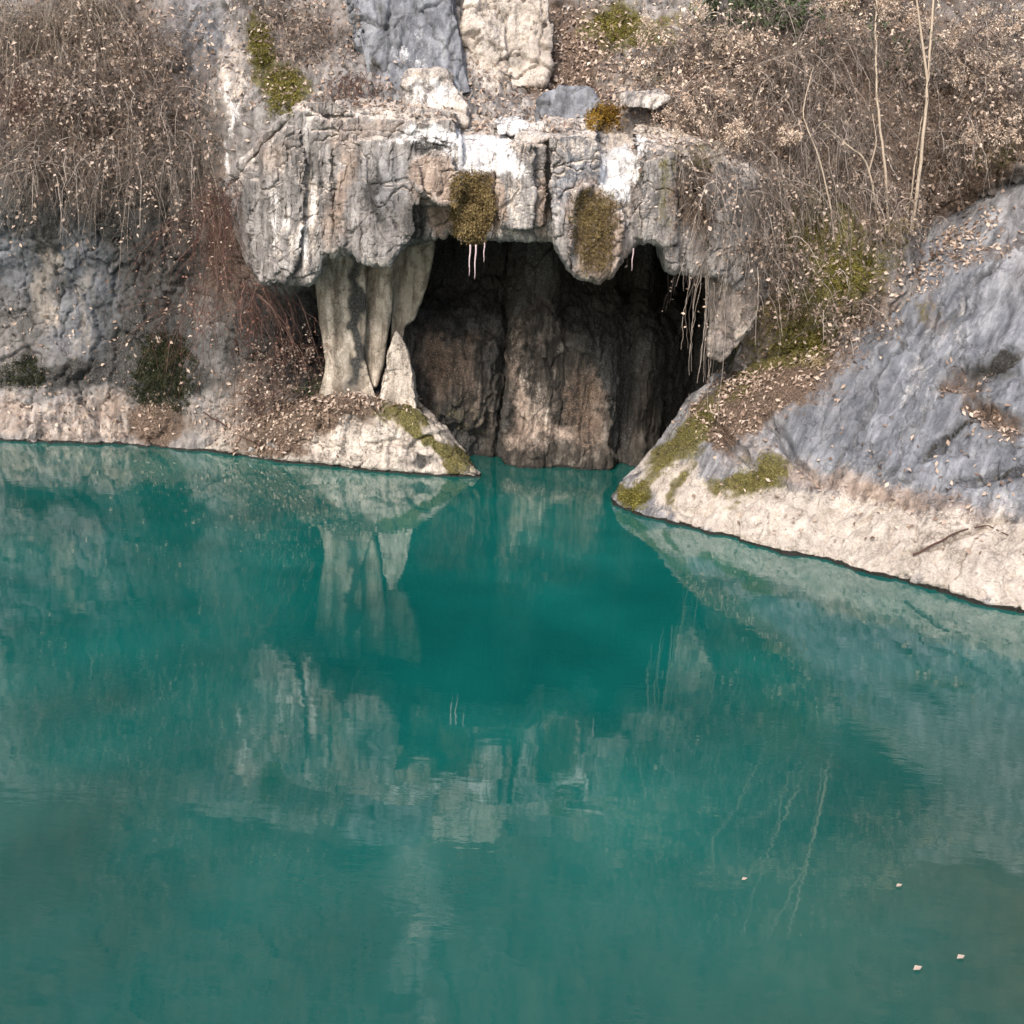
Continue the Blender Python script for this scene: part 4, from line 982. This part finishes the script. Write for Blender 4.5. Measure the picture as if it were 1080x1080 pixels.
# ------------------------------------------------------------------ moss cushions
def moss(pts, label, mat, n=9000, Yoff=.03, size=.022, hang=.3, name='moss_cushion', thick=.05, ragged=1.1):
    """a cushion of short fronds grown over the polygon pts (px, py) on the rock it lies on"""
    poly = pts; xs = [p[0] for p in pts]; ys = [p[1] for p in pts]
    mx, my = sum(xs) / len(xs), sum(ys) / len(ys); rx, ry = (max(xs) - min(xs)) * .52, (max(ys) - min(ys)) * .52
    C, Nn, G_ = [], [], []
    tries = 0
    while len(C) < n // 5 and tries < n:
        tries += 1
        a, b_ = random.uniform(min(xs), max(xs)), random.uniform(min(ys), max(ys))
        a += random.uniform(-.22, .22) * (max(xs) - min(xs)); b_ += random.uniform(-.22, .22) * (max(ys) - min(ys))
        w1 = float(pnoise(np.array([[a * .09, b_ * .09, 2.2]]))[0]); w2 = float(pnoise(np.array([[a * .09, b_ * .09, 9.2]]))[0]); w3 = float(pnoise(np.array([[a * .22, b_ * .22, 5.2]]))[0])
        if not inpoly(np.array([a + ragged * (9 * w1 + 5 * w3)]), np.array([b_ + ragged * (9 * w2 - 5 * w3)]), poly)[0]: continue
        e_ = min(abs(a - min(xs)), abs(a - max(xs)), abs(b_ - min(ys)), abs(b_ - max(ys))) / (.5 * min(max(xs) - min(xs), max(ys) - min(ys)))
        g = min(1.0, .35 + .8 * e_ + .5 * ragged * w3)
        if g < 0 or (ragged > .7 and random.random() > .25 + g): continue
        g = max(g, .15)
        h_, nn = hit(a, b_); C.append(h_); Nn.append(nn); G_.append(min(g, 1))
    C = np.array(C); Nn = np.array(Nn); G_ = np.array(G_)
    med = np.median(C, axis=0); ok = np.linalg.norm(C - med, axis=1) < 1.3; C, Nn, G_ = C[ok], Nn[ok], G_[ok]
    idx = rng.integers(0, len(C), n)
    lump = np.clip(fbm(C * 7, 3, .5, 8), -.4, 1)[idx]
    nn = Nn[idx]
    P = C[idx] + rng.normal(0, .02, (n, 3)) + nn * (rng.random((n, 1)) * thick * (1 + lump[:, None]) * (.2 + .8 * G_[idx][:, None]) - .01)
    D = nn + rand_unit(n) * .9 + np.array([0, 0, -hang])
    ln = size * rng.uniform(.6, 1.6, n)
    V, F, r = leaves(P, D, rand_unit(n), ln, ln * .45, np.clip(.5 + .5 * lump + rng.normal(0, .22, n), 0, 1), .3)
    o = mesh_np(name, V, F, mat, False, None, med, {'rnd': r}); tag(o, label, 'moss')
    return o
moss([(284,72),(312,74),(320,98),(312,120),(290,122),(280,100)], 'bright yellow-green moss cushion above the streaked shoulder block', M_YMOSS, 7000)
moss([(258,25),(285,30),(290,70),(268,70)], 'olive-yellow moss strip left of the withered plant', M_YMOSS, 5000)
moss([(618,118),(640,108),(658,116),(656,134),(636,140),(616,136)], 'orange-brown moss cushion right of the bluish boulder', M_OMOSS, 7000)
moss([(476,182),(500,179),(518,181),(520,215),(516,240),(508,258),(500,263),(492,255),(478,246),(474,215)], 'hanging brown moss drip in the middle of the lip with icicles below', M_BMOSS, 16000, hang=1.2, size=.026, thick=.05, ragged=.5)
moss([(604,206),(620,196),(640,199),(652,212),(652,235),(642,248),(648,268),(636,288),(614,286),(603,262)], 'ochre moss coat on the tawny nose block under the white shelf', M_BMOSS, 15000, hang=.8, size=.02, thick=.03, ragged=1.0)
moss([(630,18),(668,10),(678,40),(650,56),(625,48)], 'yellow-green moss patch on the upper slope near the top edge', M_YMOSS, 6000)
moss([(838,205),(880,205),(885,255),(850,275),(830,250)], 'mustard moss in the recess behind the twiggy shrubs', M_YMOSS, 7000)
moss([(845,350),(880,345),(870,378),(838,376)], 'yellow-green moss patch on the litter slope right of the jamb', M_YMOSS, 4000)
moss([(870,275),(930,255),(935,285),(890,315),(865,305)], 'yellow-green moss patch below the saplings', M_YMOSS, 6000)
moss([(785,492),(832,480),(834,515),(790,530),(765,520)], 'olive moss patch on the lower left of the slab above the cream band', M_YMOSS, 3000, thick=.015, ragged=2.2, size=.016)
moss([(652,520),(675,508),(684,535),(664,538)], 'dark green moss at the tip of the slab by the water', M_YMOSS, 3000, thick=.03)
moss([(150,352),(196,348),(206,385),(204,420),(172,432),(140,424),(138,395)], 'big dark green moss clump bulging from the foot of the dark wall', M_DGREEN, 20000, hang=.8, size=.024, thick=.06, ragged=2.2)
moss([(0,385),(30,370),(55,395),(50,408),(0,410)], 'dark moss along the left edge above the tan ledge', M_DGREEN, 6000, thick=.06)

moss([(742,420),(758,425),(725,470),(700,505),(684,515),(690,490),(715,452)], 'thin moss streak running down the left edge of the slab beside the cave', M_YMOSS, 3500, thick=.015, ragged=1.6, size=.016)
moss([(800,320),(860,300),(880,330),(840,360),(790,390),(770,385)], 'thin yellowish moss over the litter slope between the jamb stone and the slab', M_YMOSS, 5000, thick=.03, ragged=2.0, size=.018)
moss([(905,262),(950,235),(960,262),(930,290)], 'little moss patch at the foot of the forked sapling', M_YMOSS, 2500, thick=.03, ragged=1.6, size=.018)

# ------------------------------------------------------------------ sticks and floating leaves
def stick(pts, label, r0=.014):
    c = np.array([hit(*p)[0] + np.array([0, -.03, .03]) for p in pts]); s = np.linspace(0, len(c) - 1, 18)
    P = np.stack([np.interp(s, np.arange(len(c)), c[:, j]) for j in range(3)], 1) + rng.normal(0, .004, (18, 3))
    V, F, r = tubes(P[None], (r0 * np.linspace(1, .4, 18))[None], np.array([.1]), 6)
    o = mesh_np('dead_branch', V, F, M_RTWIG, True, None, c[0], {'rnd': r}); tag(o, label, 'branch')
stick([(962,587),(985,575),(1010,562),(1040,556),(1062,566)], 'dark crooked branch lying on the cream band of the slab')
stick([(215,436),(235,448),(255,462),(280,474)], 'pale fallen stick resting on the bank left of the cream rock point', .012)
GF = 'leaves floating on the pool'
for px_, py_, s_, lab in ((782,928,.045,'tiny pale leaf floating on the pool, leftmost of the four'), (945,935,.05,'tiny pale leaf floating left of the right edge, just above the lower pair'),
                          (1009,1011,.06,'bright floating leaf nearest the right edge'), (963,1023,.065,'floating leaf lowest in the photo near the right corner')):
    p = onz(px_, py_, .008)
    V, F, r = leaves(np.array([p]), np.array([[1., .4, .02]]), np.array([[0, 0, 1.]]), np.array([s_]), np.array([s_ * .6]), np.array([.8]), .25)
    o = mesh_np('floating_leaf', V, F, M_DRY, False, None, p, {'rnd': r}); tag(o, lab, 'leaf', GF)
